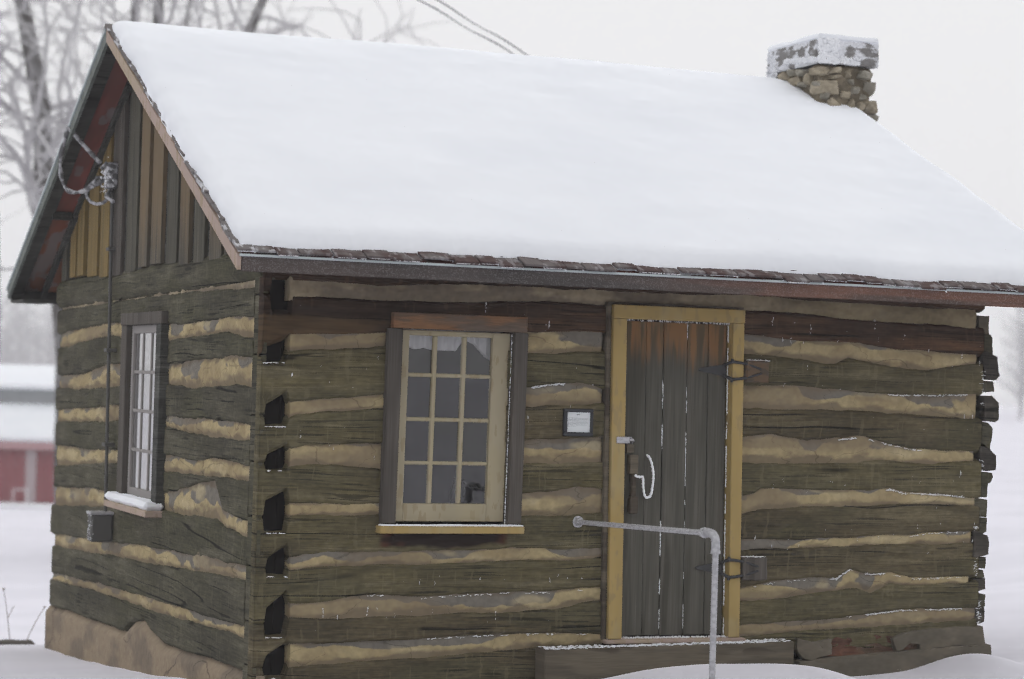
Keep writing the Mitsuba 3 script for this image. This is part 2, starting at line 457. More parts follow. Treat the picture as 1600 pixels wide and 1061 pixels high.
mat('stone_tan', stone_fn((0.225, 0.193, 0.142), (0.36, 0.312, 0.232), 1.0), 0.95)
mat('stone_grey', stone_fn((0.205, 0.190, 0.155), (0.33, 0.308, 0.258), 2.0), 0.95)
mat('stone_pink', stone_fn((0.36, 0.27, 0.23), (0.42, 0.33, 0.28), 3.0), 0.95)
mat('chimney_mortar', stone_fn((0.115, 0.095, 0.066), (0.215, 0.18, 0.128), 4.0), 0.95)
def rime_fn(p, n, uv):
    # frost grows thickest on the near corner of the cap and along its lower left edge
    front = smoothstep(2.27, 2.25, p.y)
    bias = front * 0.24 * dr.exp(-dr.square((p.x - 4.74) / 0.15)) + (1 - front) * 0.20 * smoothstep(3.90, 3.80, p.z) + 0.22 * smoothstep(2.80, 2.95, p.y) + 0.12 * smoothstep(5.10, 5.16, p.x)
    e = fbm((p.x + p.y) * 14.0, p.z * 22.0, 5.0, 5) + bias - 0.13 + 0.10 * noise((p.x + p.y) * 4.0, p.z * 110.0, 2.0)
    return mix(C(0.185, 0.178, 0.175), C(0.62, 0.63, 0.66), smoothstep(0.42, 0.62, e)) * (0.85 + 0.3 * noise((p.x + p.y) * 90.0, p.z * 90.0, 1.0))


mat('rime', rime_fn, 0.9)


def bark_fn(p, n, uv):
    e = fbm(p.x * 7.0, p.y * 7.0, p.z * 3.0, 3)
    return mix(C(0.085, 0.078, 0.074), C(0.21, 0.205, 0.205), smoothstep(0.36, 0.62, e))


mat('bark', bark_fn, 0.95)
mat('frost_twig', (0.50, 0.492, 0.505), 0.95)
mat('barn_red', lambda p, n, uv: C(0.235, 0.062, 0.070) * (0.85 + 0.3 * fbm((p.x + p.y) * 9.0, p.z * 0.7, 2.0)), 0.9)
mat('barn_trim', (0.44, 0.26, 0.27), 0.9)
mat('barn_pale', (0.40, 0.33, 0.34), 0.9)
mat('shed_grey', lambda p, n, uv: C(0.27, 0.28, 0.285) * (0.9 + 0.2 * fbm(p.x * 4.0, p.z * 2.0, 2.0)), 0.9)
mat('weed_brown', (0.24, 0.20, 0.17), 0.95)

# ------------------------------------------------------------------ measured outlines, metres: (along the wall, top, bottom)
FRONT={
 'band0':[(0.145,1.985,1.898),(0.170,1.979,1.902),(0.688,1.973,1.902),(1.236,2.001,1.910),(1.454,1.999,1.927),(1.652,1.997,1.931),(2.033,1.994,1.928),(2.464,2.001,1.934),(2.927,2.017,1.926),(3.272,2.008,1.932),(3.673,1.990,1.909),(4.074,1.986,1.900),(4.566,1.990,1.887)],
 'A1':[(0.154,1.685,1.608),(0.326,1.691,1.620),(0.473,1.696,1.632),(0.584,1.700,1.639),(0.715,1.711,1.651)],
 'B1':[(1.522,1.740,1.638),(1.569,1.745,1.636),(1.739,1.748,1.634),(1.859,1.759,1.649),(2.029,1.761,1.662)],
 'D1':[(2.913,1.781,1.679),(2.943,1.782,1.676),(3.150,1.774,1.672),(3.350,1.758,1.651),(3.574,1.758,1.631),(3.667,1.762,1.669),(3.810,1.743,1.646),(3.977,1.721,1.624),(4.228,1.722,1.616),(4.575,1.709,1.666)],
 'A2':[(0.167,1.307,1.241),(0.192,1.312,1.252),(0.338,1.329,1.273),(0.522,1.341,1.288),(0.726,1.367,1.310)],
 'B2':[(1.512,1.430,1.332),(1.591,1.432,1.334),(1.709,1.454,1.340),(1.881,1.466,1.341),(1.970,1.453,1.347),(2.039,1.433,1.356)],
 'D2':[(2.923,1.475,1.350),(3.289,1.485,1.351),(3.663,1.464,1.360),(4.027,1.450,1.344),(4.305,1.457,1.327),(4.582,1.468,1.321)],
 'A3':[(0.175,1.060,0.972),(0.254,1.075,0.977),(0.449,1.085,0.983),(0.567,1.094,0.974),(0.735,1.094,0.959)],
 'B3':[(1.522,1.121,1.009),(1.640,1.134,1.014),(1.839,1.145,1.017),(2.048,1.156,1.024)],
 'D3':[(2.933,1.161,1.036),(3.061,1.182,1.031),(3.146,1.192,1.032),(3.255,1.178,1.026),(3.395,1.158,1.032),(3.561,1.169,1.038),(3.778,1.188,1.049),(3.905,1.159,1.054),(4.132,1.120,1.042),(4.375,1.112,1.049),(4.574,1.111,1.060)],
 'A4':[(0.185,0.756,0.700),(0.356,0.757,0.705),(0.578,0.759,0.709),(0.745,0.767,0.721)],
 'B4':[(1.524,0.813,0.707),(1.650,0.828,0.705),(1.768,0.837,0.705),(1.900,0.860,0.713),(2.009,0.854,0.725),(2.058,0.843,0.729)],
 'D4':[(2.935,0.810,0.711),(3.050,0.841,0.742),(3.092,0.872,0.754),(3.391,0.867,0.771),(3.571,0.861,0.776),(3.847,0.859,0.786),(3.981,0.876,0.795),(4.063,0.854,0.795),(4.259,0.851,0.801),(4.592,0.831,0.783)],
 'L5':[(0.194,0.467,0.414),(0.292,0.480,0.421),(0.468,0.494,0.431),(0.661,0.487,0.434),(0.939,0.494,0.437),(1.226,0.504,0.443),(1.502,0.515,0.457),(1.819,0.504,0.457),(2.068,0.519,0.474)],
 'D5':[(2.943,0.560,0.507),(3.144,0.560,0.519),(3.405,0.561,0.530),(3.713,0.576,0.538),(3.935,0.600,0.546),(4.116,0.593,0.550),(4.266,0.609,0.546),(4.571,0.621,0.558)],
 'L6':[(0.203,0.209,0.149),(0.421,0.220,0.143),(0.635,0.261,0.144),(0.818,0.256,0.146),(1.001,0.240,0.151),(1.234,0.256,0.159),(1.510,0.265,0.160),(1.747,0.267,0.179),(2.007,0.283,0.217),(2.075,0.287,0.220)],
 'D6':[(2.952,0.273,0.205),(3.161,0.310,0.218),(3.434,0.335,0.254),(3.618,0.334,0.268),(3.666,0.364,0.276),(3.714,0.391,0.283),(3.786,0.368,0.275),(3.862,0.360,0.255),(3.997,0.367,0.316),(4.124,0.331,0.304),(4.561,0.341,0.313)],
 'L7':[(0.209,-0.001,-0.119),(0.454,-0.001,-0.106),(0.677,0.003,-0.093),(0.913,0.006,-0.083),(1.241,0.023,-0.067),(1.517,0.029,-0.043),(1.754,0.033,-0.036),(2.031,0.022,-0.022),(2.084,0.021,-0.023)],
 'D7':[(2.959,0.054,0.009),(3.337,0.076,0.026),(3.595,0.092,0.038),(3.803,0.113,0.051),(4.071,0.141,0.059),(4.313,0.142,0.075),(4.613,0.151,0.088)],
}
VOID={
 0:[(0.043,1.998,1.806),(0.159,2.003,1.811)],
 1:[(0.008,1.620,1.526),(0.130,1.666,1.530)],
 2:[(0.033,1.301,1.179),(0.147,1.370,1.181)],
 3:[(0.049,1.033,0.939),(0.163,1.094,0.941)],
 4:[(0.047,0.776,0.599),(0.171,0.843,0.599)],
 5:[(0.068,0.467,0.363),(0.181,0.543,0.362)],
 6:[(0.066,0.189,0.033),(0.182,0.275,0.031)],
 7:[(0.074,-0.064,-0.189),(0.187,0.007,-0.192)],
}
SIDE={
 'gable':[(0.015,2.003,1.947),(1.126,1.986,1.956),(2.405,1.981,1.960),(3.928,1.966,1.948),(5.724,1.947,1.917)],
 'S1a':[(3.297,1.787,1.670),(3.880,1.785,1.714),(4.729,1.767,1.673),(5.242,1.739,1.642),(5.788,1.724,1.619)],
 'S1b':[(0.141,1.775,1.659),(0.402,1.779,1.671),(0.729,1.780,1.707),(1.292,1.769,1.693),(1.789,1.752,1.677),(2.170,1.769,1.668)],
 'S2a':[(3.179,1.506,1.386),(3.836,1.494,1.351),(4.321,1.460,1.336),(4.973,1.413,1.318),(5.308,1.405,1.318),(5.837,1.405,1.325)],
 'S2b':[(0.115,1.550,1.396),(0.523,1.557,1.412),(0.998,1.545,1.396),(1.476,1.536,1.367),(1.838,1.511,1.385),(2.254,1.506,1.396)],
 'S3a':[(3.215,1.226,1.131),(3.711,1.215,1.114),(4.278,1.185,1.094),(5.146,1.156,1.075),(5.842,1.136,1.061)],
 'S3b':[(0.072,1.176,1.110),(0.671,1.184,1.097),(1.218,1.180,1.101),(1.713,1.179,1.109),(2.261,1.181,1.124)],
 'S4a':[(3.326,0.924,0.843),(3.974,0.895,0.814),(4.585,0.875,0.778),(5.098,0.870,0.746),(5.847,0.866,0.708)],
 'S4b':[(0.045,0.947,0.881),(0.438,0.954,0.876),(0.883,0.964,0.864),(1.399,0.934,0.854),(1.762,0.938,0.852),(2.279,0.941,0.844)],
 'S5a':[(3.419,0.620,0.538),(3.825,0.611,0.518),(4.586,0.596,0.481),(5.048,0.571,0.443),(5.791,0.541,0.418)],
 'S5b':[(0.010,0.640,0.557),(0.401,0.648,0.577),(0.747,0.669,0.596),(0.896,0.837,0.631),(1.276,0.806,0.614),(1.735,0.739,0.584),(1.895,0.714,0.597),(2.312,0.679,0.598)],
 'S6':[(-0.018,0.403,0.341),(0.642,0.381,0.320),(1.280,0.369,0.290),(1.945,0.350,0.256),(2.891,0.309,0.225),(4.087,0.248,0.167),(4.756,0.225,0.142),(5.676,0.177,0.104)],
 'S7':[(-0.055,0.075,0.024),(0.465,0.056,0.017),(1.029,0.039,-0.009),(1.802,0.020,-0.038),(2.572,0.003,-0.062),(3.422,-0.028,-0.084),(4.479,-0.069,-0.110),(5.626,-0.115,-0.158)],
 'foundation':[(-0.232,-0.164,-0.321),(0.437,-0.177,-0.346),(1.073,-0.198,-0.396),(2.015,-0.241,-0.444),(2.365,-0.201,-0.488),(2.604,-0.153,-0.478),(2.912,-0.195,-0.517),(3.148,-0.280,-0.548),(3.999,-0.312,-0.612),(4.898,-0.339,-0.677),(5.736,-0.372,-0.778)],
}
ENDS=[
 [(4.599,1.961),(4.672,1.959),(4.675,1.846),(4.602,1.849)],
 [(4.609,1.844),(4.682,1.847),(4.698,1.825),(4.702,1.718),(4.659,1.722),(4.605,1.754)],
 [(4.606,1.732),(4.639,1.738),(4.719,1.707),(4.747,1.590),(4.717,1.564),(4.644,1.564)],
 [(4.611,1.552),(4.706,1.555),(4.713,1.488),(4.626,1.497)],
 [(4.634,1.463),(4.687,1.464),(4.741,1.421),(4.738,1.319),(4.714,1.302),(4.638,1.312)],
 [(4.605,1.305),(4.679,1.296),(4.713,1.263),(4.712,1.195),(4.697,1.133),(4.622,1.183)],
 [(4.610,1.149),(4.677,1.139),(4.728,1.094),(4.734,1.005),(4.681,0.998),(4.614,1.014)],
 [(4.589,0.986),(4.714,0.988),(4.724,0.965),(4.703,0.920),(4.591,0.924)],
 [(4.589,0.981),(4.716,0.982),(4.697,0.934),(4.690,0.832),(4.594,0.838)],
 [(4.594,0.828),(4.690,0.820),(4.689,0.711),(4.576,0.711)],
 [(4.570,0.704),(4.697,0.704),(4.696,0.623),(4.671,0.605),(4.571,0.646)],
 [(4.574,0.634),(4.679,0.599),(4.692,0.539),(4.686,0.479),(4.580,0.467)],
 [(4.570,0.459),(4.687,0.462),(4.689,0.392),(4.572,0.407)],
 [(4.565,0.396),(4.678,0.383),(4.689,0.335),(4.609,0.336)],
 [(4.609,0.324),(4.694,0.329),(4.699,0.263),(4.612,0.250)],
 [(4.570,0.240),(4.690,0.234),(4.689,0.158),(4.572,0.159)],
 [(4.586,0.151),(4.692,0.156),(4.698,0.060),(4.660,0.051),(4.589,0.061)],
 [(4.407,0.052),(4.646,0.055),(4.664,-0.069),(4.411,-0.079)],
 [(4.411,-0.067),(4.685,-0.065),(4.692,-0.185),(4.415,-0.210)],
]
SILL_PATCH={
 'rot':[(3.565,-0.020),(3.658,-0.015),(3.819,-0.009),(4.009,-0.012),(4.210,-0.065),(4.197,-0.102),(4.013,-0.126),(3.823,-0.129),(3.582,-0.130)],
 'skin_a':[(3.346,-0.016),(3.393,-0.023),(3.472,-0.039),(3.575,-0.020),(3.584,-0.113),(3.482,-0.132),(3.463,-0.148),(3.396,-0.138),(3.349,-0.091)],
 'skin_b':[(4.000,-0.026),(4.091,0.006),(4.283,0.029),(4.646,0.041),(4.667,-0.078),(4.467,-0.071),(4.204,-0.098),(4.196,-0.064),(4.127,-0.054),(4.067,-0.100),(4.033,-0.103),(4.018,-0.067)],
 'skirt':[(3.350,-0.149),(3.608,-0.131),(4.012,-0.106),(4.467,-0.075),(4.692,-0.070),(4.707,-0.336),(3.355,-0.305)],
}
STONES_FRONT=[(4.818,3.760,0.124,0.058),(4.833,3.708,0.124,0.043),(4.778,3.636,0.195,0.116),(4.983,3.632,0.107,0.066),(5.099,3.649,0.108,0.117),(5.070,3.742,0.144,0.066),(4.840,3.500,0.160,0.128),(4.952,3.527,0.071,0.093),(5.123,3.519,0.131,0.098),(5.132,3.418,0.108,0.094),(4.998,3.434,0.116,0.055),(4.744,3.571,0.071,0.047),(5.027,3.514,0.072,0.070),(4.921,3.737,0.062,0.078),(4.913,3.588,0.080,0.062),(5.038,3.581,0.081,0.047),(5.060,3.450,0.054,0.047),(4.945,3.684,0.054,0.047),(4.730,3.737,0.071,0.070)]
STONES_LEFT=[(2.635,3.706,0.211,0.088),(2.412,3.705,0.134,0.095),(2.330,3.646,0.149,0.075),(2.775,3.762,0.123,0.072),(2.510,3.764,0.128,0.055),(2.313,3.749,0.125,0.071),(2.505,3.673,0.096,0.048),(2.846,3.710,0.116,0.048),(2.655,3.780,0.114,0.056)]

# ------------------------------------------------------------------ the ground
ROOF_M, EAVE_Y, EAVE_Z, RIDGE_Y, RIDGE_Z = 0.4735, -0.53, 2.088, 2.87, 3.698
REAR_Y = 2 * RIDGE_Y - EAVE_Y


def sstep(a, b, x):
    t = np.clip((np.asarray(x, float) - a) / (b - a), 0, 1)
    return t * t * (3 - 2 * t)


def ground_z(x, y):
    x, y = np.asarray(x, float), np.asarray(y, float)
    left = 1 - sstep(0, 12, x - 0.35 * y)
    z = -0.24 - 2.1 * (1 - np.exp(-np.maximum(y, 0) / 22)) * left - 0.5 * sstep(6.3, 10, y) * left
    z = z - 0.10 * sstep(0, 2, -x) * left * (1 - sstep(4, 9, y))
    # drifts: along the left wall, in front of the doorstep, by the right corner
    z = z + 0.06 * np.exp(-((x + 1.2) / 0.9) ** 2 - ((y - 5.2) / 1.3) ** 2)
    z = z + 0.165 * np.exp(-np.abs((x - 2.62) / 0.80) ** 4 - ((y + 0.62) / 0.42) ** 2)
    z = z + 0.115 * np.exp(-((x - 4.50) / 0.30) ** 2 - ((y + 0.22) / 0.35) ** 2)
    z = z + 0.05 * np.exp(-((x - 5.6) / 1.2) ** 2 - ((y - 0.5) / 1.2) ** 2)
    p = np.stack([x, y, 0 * x], -1)
    return z + 0.05 * (meshkit.fbm(p * 0.7, 4, 3) - 0.5) + 0.35 * (meshkit.fbm(p * 0.05, 3, 4) - 0.5) * sstep(10, 40, np.hypot(x - 2, y - 3))


def ground():
    r = np.r_[np.linspace(0, 9, 180), 9 * (420 / 9) ** (np.linspace(0, 1, 130)[1:])]
    a = np.linspace(0, 2 * np.pi, 420, endpoint=False)
    R, A = np.meshgrid(r, a, indexing='ij')
    X, Y = 1.5 + R * np.cos(A), 1.5 + R * np.sin(A)
    V = np.stack([X, Y, ground_z(X, Y)], -1).reshape(-1, 3)
    i, j = np.meshgrid(np.arange(len(r) - 1), np.arange(len(a)), indexing='ij')
    n = len(a)
    q = np.stack([i * n + j, (i + 1) * n + j, (i + 1) * n + (j + 1) % n, i * n + (j + 1) % n], -1).reshape(-1, 4)
    add('snow_ground', (V, q), 'field_snow', smooth=True, kind='structure', label='snow-covered ground drifting against the cabin')


ground()

# ------------------------------------------------------------------ the cabin
CABIN = thing('log_cabin', 'weathered hewn-log cabin with ochre chinking under a snow-covered gable roof', 'cabin')
L_END = 4.625
WALL = key_for('front_wall', CABIN)
SWALL = key_for('side_wall', CABIN)


def jag(u, seed, amp):
    p = np.stack([u * 3.0, u * 0 + seed * 7.7, u * 0], -1)
    return amp * ((meshkit.fbm(p, 5, seed) - 0.5) * 2 + 0.8 * (meshkit.fbm(p * 6, 4, seed + 2) - 0.5))


def band(names, void=None, data=None):
    pts = []
    if void is not None:
        (va, vt, vb) = VOID[void][0]
        pts += [(0.0, 0.5 * (vt + vb), 0.5 * (vt + vb)), (va - 0.005, 0.5 * (vt + vb), 0.5 * (vt + vb))] + VOID[void]
    for n in names:
        pts += (data or FRONT)[n]
    a = np.array(pts)
    return a[:, 0], a[:, 1], a[:, 2]


def top_of(b, u):
    return np.interp(u, b[0], b[1])


def bot_of(b, u):
    return np.interp(u, b[0], b[2])


def log_depth(seed, mapf, bulge=0.0):
    def fn(U, V, t):
        p = np.stack([U, V, U * 0 + seed], -1)
        h = (V.max(1) - V.min(1))[:, None]
        e = np.minimum(t, 1 - t) * h
        roll = 0.060 * np.clip(1 - e / 0.030, 0, 1) ** 1.7
        d = roll + 0.022 * (meshkit.fbm(p * [1.5, 7, 1], 3, seed) - 0.5) + 0.008 * (meshkit.fbm(p * [7, 40, 1], 3, seed + 3) - 0.5)
        # long drying checks
        w = meshkit.fbm(p * [1.3, 3, 1], 2, seed + 9) - 0.5
        ck = np.abs(meshkit.noise(np.stack([U * 0.4, (V + 0.06 * w) * 13, U * 0 + seed], -1), seed + 6) - 0.5)
        on = sstep(0.52, 0.66, meshkit.noise(np.stack([U * 2.2, V * 8, U * 0 + seed], -1), seed + 12))
        return d + 0.008 * on * np.clip(1 - ck / 0.03, 0, 1)
    return fn


def chink_depth(seed):
    def fn(U, V, t):
        p = np.stack([U, V, U * 0 + seed], -1)
        return 0.020 - 0.012 * np.sin(np.pi * t) + 0.026 * (meshkit.fbm(p * [4, 10, 1], 4, seed) - 0.5) + 0.016 * (meshkit.fbm(p * [18, 26, 1], 3, seed + 4) - 0.5)
    return fn


log_count = [0]


def log_piece(ua, ub, upper, lower, mat_, mapf=FRONTMAP, parent=WALL, du=0.012, notch=None):
    """Hewn log from ua to ub whose top is the bottom of band 'upper' and whose bottom is the top of band 'lower' (or plain heights)."""
    log_count[0] += 1
    s = log_count[0]
    u = np.linspace(ua, ub, max(6, int((ub - ua) / du)))
    hi = (bot_of(upper, u) if isinstance(upper, tuple) else np.full_like(u, upper)) + jag(u, s, 0.012) + 0.012
    lo = (top_of(lower, u) if isinstance(lower, tuple) else np.full_like(u, lower)) + jag(u, s + 50, 0.012) - 0.012
    if notch:                                        # the log is cut away for the window
        n0, n1, z0, z1 = notch
        cut = (u > n0) & (u < n1)
        hi = np.where(cut & (hi > z0) & (lo < z0), z0, hi)
        lo = np.where(cut & (lo < z1) & (hi > z1), z1, lo)
    hi = np.maximum(hi, lo + 0.02)
    m, uv = sheet(u, lo, hi, log_depth(s, mapf), mapf, 26)
    return add('log', m, mat_, parent, smooth=True)


def chink_piece(name, mat_='chinking', mapf=FRONTMAP, parent=WALL, data=None):
    b = band([name], None, data)
    log_count[0] += 1
    s = log_count[0]
    u = np.linspace(b[0][0], b[0][-1], max(6, int((b[0][-1] - b[0][0]) / 0.012)))
    hi, lo = top_of(b, u) + 0.028, bot_of(b, u) - 0.028
    t0 = np.linspace(-0.25, 1.25, 3)
    m, uv = sheet(u, lo, hi, chink_depth(s), mapf, 14, back=0.095)
    k = add('chinking', m, mat_, parent, smooth=True, uv=uv)
    return k


# front wall: core painted near black as the shade behind the logs, then every log and every strip of chinking
core = [bx((0.02, 0.095, -0.5), (0.80, 0.20, 2.28), 0.002), bx((0.80, 0.095, -0.5), (1.445, 0.20, 0.675), 0.002),
        bx((0.80, 0.095, 1.75), (1.445, 0.20, 2.28), 0.002), bx((1.445, 0.095, -0.5), (4.61, 0.20, 2.28), 0.002)]
scene[WALL] = mikit.ply(cat_mesh(core), 'void_dark')
B0 = band(['band0'], 0)
B = {i: band([f'A{i}', f'B{i}'], i) for i in (1, 2, 3, 4)}
BL = {i: band([f'L{i}'], i) for i in (5, 6, 7)}
D = {i: band([f'D{i}']) for i in (1, 2, 3, 4, 5, 6, 7)}
DJ, DR = 2.075, 2.925      # behind the door's outer trim
log_piece(0.0, L_END, 2.22, B0, 'log_rust')
NW = (0.78, 1.462, 0.63, 1.756)
log_piece(0.0, DJ, B0, B[1], 'log_rust', notch=NW)
for i in (1, 2, 3):
    log_piece(0.0, 0.79, B[i], B[i + 1], 'log_olive')
    log_piece(1.45, DJ, B[i], B[i + 1], 'log_brown' if i == 2 else 'log_olive')
log_piece(0.0, DJ, B[4], BL[5], 'log_olive', notch=NW)
log_piece(0.0, DJ, BL[5], BL[6], 'log_olive')
log_piece(0.0, DJ, BL[6], BL[7], 'log_brown')
log_piece(0.0, DJ, BL[7], -0.42, 'log_brown')
log_piece(DR, L_END, B0, D[1], 'log_rust')
for i in (1, 2, 3, 4, 5, 6):
    log_piece(DR, L_END, D[i], D[i + 1], 'log_brown' if i in (2, 4, 5) else 'log_olive')
log_piece(DR, L_END, D[7], -0.095, 'log_olive')
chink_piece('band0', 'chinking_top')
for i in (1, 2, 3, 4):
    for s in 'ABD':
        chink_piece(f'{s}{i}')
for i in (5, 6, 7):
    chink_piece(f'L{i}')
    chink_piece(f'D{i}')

# patched sill log right of the door: rotten stretch, two skins of mortar, mortar skirt at the ground


def patch(poly, lo, hi, seed, amp=0.006, freq=16):
    m = prism(poly, lo, hi, FRONTMAP)
    m = m.subdivide_to_size(0.035) if hasattr(m, 'subdivide_to_size') else m
    return rough(m, amp, freq, seed)


add('rotten_sill', patch(SILL_PATCH['rot'], 0.004, 0.05, 3, 0.020, 20), 'rotten_wood', WALL, smooth=30, label='rotten red-brown stretch of sill log')
add('mortar_patch', patch(SILL_PATCH['skin_a'], -0.030, 0.03, 5), 'skirt_mortar', WALL, smooth=40)
add('mortar_patch', patch(SILL_PATCH['skin_b'], -0.032, 0.03, 7), 'skirt_mortar', WALL, smooth=40)
add('foundation_skirt', patch(SILL_PATCH['skirt'], -0.055, 0.06, 9), 'skirt_mortar', WALL, smooth=40)

# ragged log ends at the right corner
rng = np.random.default_rng(4)
for i, poly in enumerate(ENDS[:-2]):
    d0 = 0.012 + 0.02 * rng.random() - (0.03 if i in (2, 4, 6, 11) else 0)
    m = prism(poly, d0, 0.21, FRONTMAP).subdivide_to_size(0.05)
    add('log_end', rough(m, 0.007, 18, 20 + i), 'log_dark' if i in (2, 4, 6, 11, 14, 16) else 'log_grey' if i else 'skirt_mortar', WALL, smooth=35)

# left corner: log tails seen from the side and the hidden corner timber, blackened as shade for the gaps
add('corner_timber', bx((0.016, 0.088, -0.5), (0.14, 0.188, 2.16), 0.006), 'void_dark', SWALL)
rs = random.Random(3)
zc = [-0.5] + sorted(0.5 * (VOID[k][0][1] + VOID[k][0][2]) for k in range(8)) + [2.10]
for za, zb in zip(zc[:-1], zc[1:]):
    add('log_tail', bx((0.000 + 0.004 * rs.random(), 0.006, za + 0.004), (0.030, 0.189, zb - 0.004), 0.005), 'log_grey', SWALL)

# side wall (seen at a slant): logs, chinking, parged foundation
scene[SWALL] = mikit.ply(cat_mesh([bx((0.095, 0.12, -0.9), (0.20, 5.66, 2.12), 0.002)]), 'void_dark')
sb = lambda *n: band(n, None, SIDE)
SG, S6, S7, SF = sb('gable'), sb('S6'), sb('S7'), sb('foundation')
SS = {i: sb(f'S{i}b', f'S{i}a') for i in (1, 2, 3, 4, 5)}
rs = random.Random(8)
far = lambda: 5.66 + rs.random() * 0.09
kw = dict(mapf=SIDEMAP, parent=SWALL)
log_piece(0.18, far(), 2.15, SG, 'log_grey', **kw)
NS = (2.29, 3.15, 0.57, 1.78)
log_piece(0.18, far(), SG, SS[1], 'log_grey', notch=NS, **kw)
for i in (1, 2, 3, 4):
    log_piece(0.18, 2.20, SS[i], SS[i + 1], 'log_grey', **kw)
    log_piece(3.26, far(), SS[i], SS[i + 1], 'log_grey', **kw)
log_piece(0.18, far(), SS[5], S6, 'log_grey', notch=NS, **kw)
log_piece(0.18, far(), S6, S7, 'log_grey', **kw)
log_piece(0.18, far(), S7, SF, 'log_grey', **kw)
for k in ['gable', 'S1a', 'S1b', 'S2a', 'S2b', 'S3a', 'S3b', 'S4a', 'S4b', 'S5a', 'S5b', 'S6', 'S7']:
    b = sb(k)
    d = {k: [p for p in SIDE[k] if 0.19 < p[0] < 5.64]}
    if b[0][0] < 0.19:
        d[k] = [(0.19, float(top_of(b, 0.19)), float(bot_of(b, 0.19)))] + d[k]
    if b[0][-1] > 5.6:
        d[k].append((5.65, float(top_of(b, 5.65)), float(bot_of(b, 5.65))))
    chink_piece(k, 'chinking_top' if k == 'gable' else 'chinking', SIDEMAP, SWALL, d)
uf = np.linspace(-0.04, 5.75, 480)
fm, fuv = sheet(uf, np.full_like(uf, -1.1), top_of(SF, uf) + jag(uf, 77, 0.01),
                lambda U, V, t: -0.008 - 0.012 * sstep(5.5, 5.75, U) + 0.035 * sstep(0.93, 1.0, t) + 0.016 * (meshkit.fbm(np.stack([U * 3, V * 4, U * 0], -1), 4, 5) - 0.5), SIDEMAP, 40, back=0.06)
add('foundation', fm, 'mortar', SWALL, smooth=True, label='tan parged foundation under the lowest side log')

# ------------------------------------------------------------------ roof


def roof_z(y):
    y = np.asarray(y, float)
    return RIDGE_Z - ROOF_M * np.abs(y - RIDGE_Y)


ROOF = key_for('roof', CABIN)
X0, X1 = -0.28, 5.06


def slope_board(ya, yb, top, bot, x0, x1, sub=None):
    """Board running along the roof slope between ya and yb (same side of the ridge); top/bot are offsets below the deck."""
    poly = [(ya, float(roof_z(ya)) - top), (yb, float(roof_z(yb)) - top), (yb, float(roof_z(yb)) - bot), (ya, float(roof_z(ya)) - bot)]
    return prism(poly, x0, x1, SIDEMAP)


deck = [slope_board(EAVE_Y + 0.02, RIDGE_Y, 0.006, 0.034, X0 + 0.012, X1 - 0.01), slope_board(RIDGE_Y, REAR_Y - 0.02, 0.006, 0.034, X0 + 0.012, X1 - 0.01)]
scene[ROOF] = mikit.ply(cat_mesh(deck), 'soffit_red')
add('bargeboard', slope_board(EAVE_Y - 0.005, RIDGE_Y, 0.004, 0.084, X0 - 0.022, X0), 'barge_tan', ROOF, label='pinkish tan bargeboard along the front slope')
add('bargeboard', slope_board(RIDGE_Y, REAR_Y, 0.004, 0.088, X0 - 0.022, X0), 'barge_green', ROOF, label='weathered grey-green bargeboard along the rear slope')
add('bargeboard', slope_board(EAVE_Y, RIDGE_Y, 0.004, 0.09, X1, X1 + 0.02), 'barge_tan', ROOF)
add('bargeboard', slope_board(RIDGE_Y, REAR_Y, 0.004, 0.09, X1, X1 + 0.02), 'barge_green', ROOF)
add('fly_rafter', slope_board(RIDGE_Y + 0.05, REAR_Y - 0.03, 0.036, 0.060, X0 + 0.002, X0 + 0.095), 'beam_dark', ROOF)
add('fly_rafter', slope_board(EAVE_Y + 0.03, RIDGE_Y - 0.05, 0.036, 0.09, X0 + 0.002, X0 + 0.07), 'beam_dark', ROOF)
add('wall_rafter', slope_board(RIDGE_Y + 0.05, REAR_Y - 0.03, 0.036, 0.095, -0.046, -0.012), 'beam_dark', ROOF)
add('wall_rafter', slope_board(EAVE_Y + 0.45, RIDGE_Y - 0.05, 0.036, 0.11, -0.055, -0.012), 'beam_dark', ROOF)
for yy in (5.05,):
    z = float(roof_z(yy)) - 0.036
    add('lookout', bx((X0 + 0.085, yy - 0.03, z - 0.06), (-0.055, yy + 0.03, z), 0.003), 'beam_dark', ROOF)
add('fascia', rough(bx((X0 + 0.005, EAVE_Y - 0.002, 1.996), (X1, EAVE_Y + 0.022, 2.078), 0.004).subdivide_to_size(0.3), 0.002, 6, 4), 'fascia_wood', ROOF, smooth=30, label='long red-brown fascia board under the front eave')
add('fascia', bx((X0 + 0.002, REAR_Y - 0.03, 1.975), (X1, REAR_Y - 0.004, 2.075), 0.004), 'beam_dark', ROOF)
add('eave_box', bx((X0 + 0.004, 5.76, 1.968), (-0.03, REAR_Y - 0.03, 1.99), 0.003), 'beam_dark', ROOF)
add('drip_edge', bx((X0 - 0.01, EAVE_Y - 0.020, 2.072), (X1 + 0.02, EAVE_Y + 0.03, 2.086), 0.003), 'drip_metal', ROOF)
dm = slope_board(RIDGE_Y, REAR_Y + 0.01, -0.006, 0.016, X0 - 0.034, X0 - 0.018)
add('drip_edge', dm, 'drip_metal', ROOF)


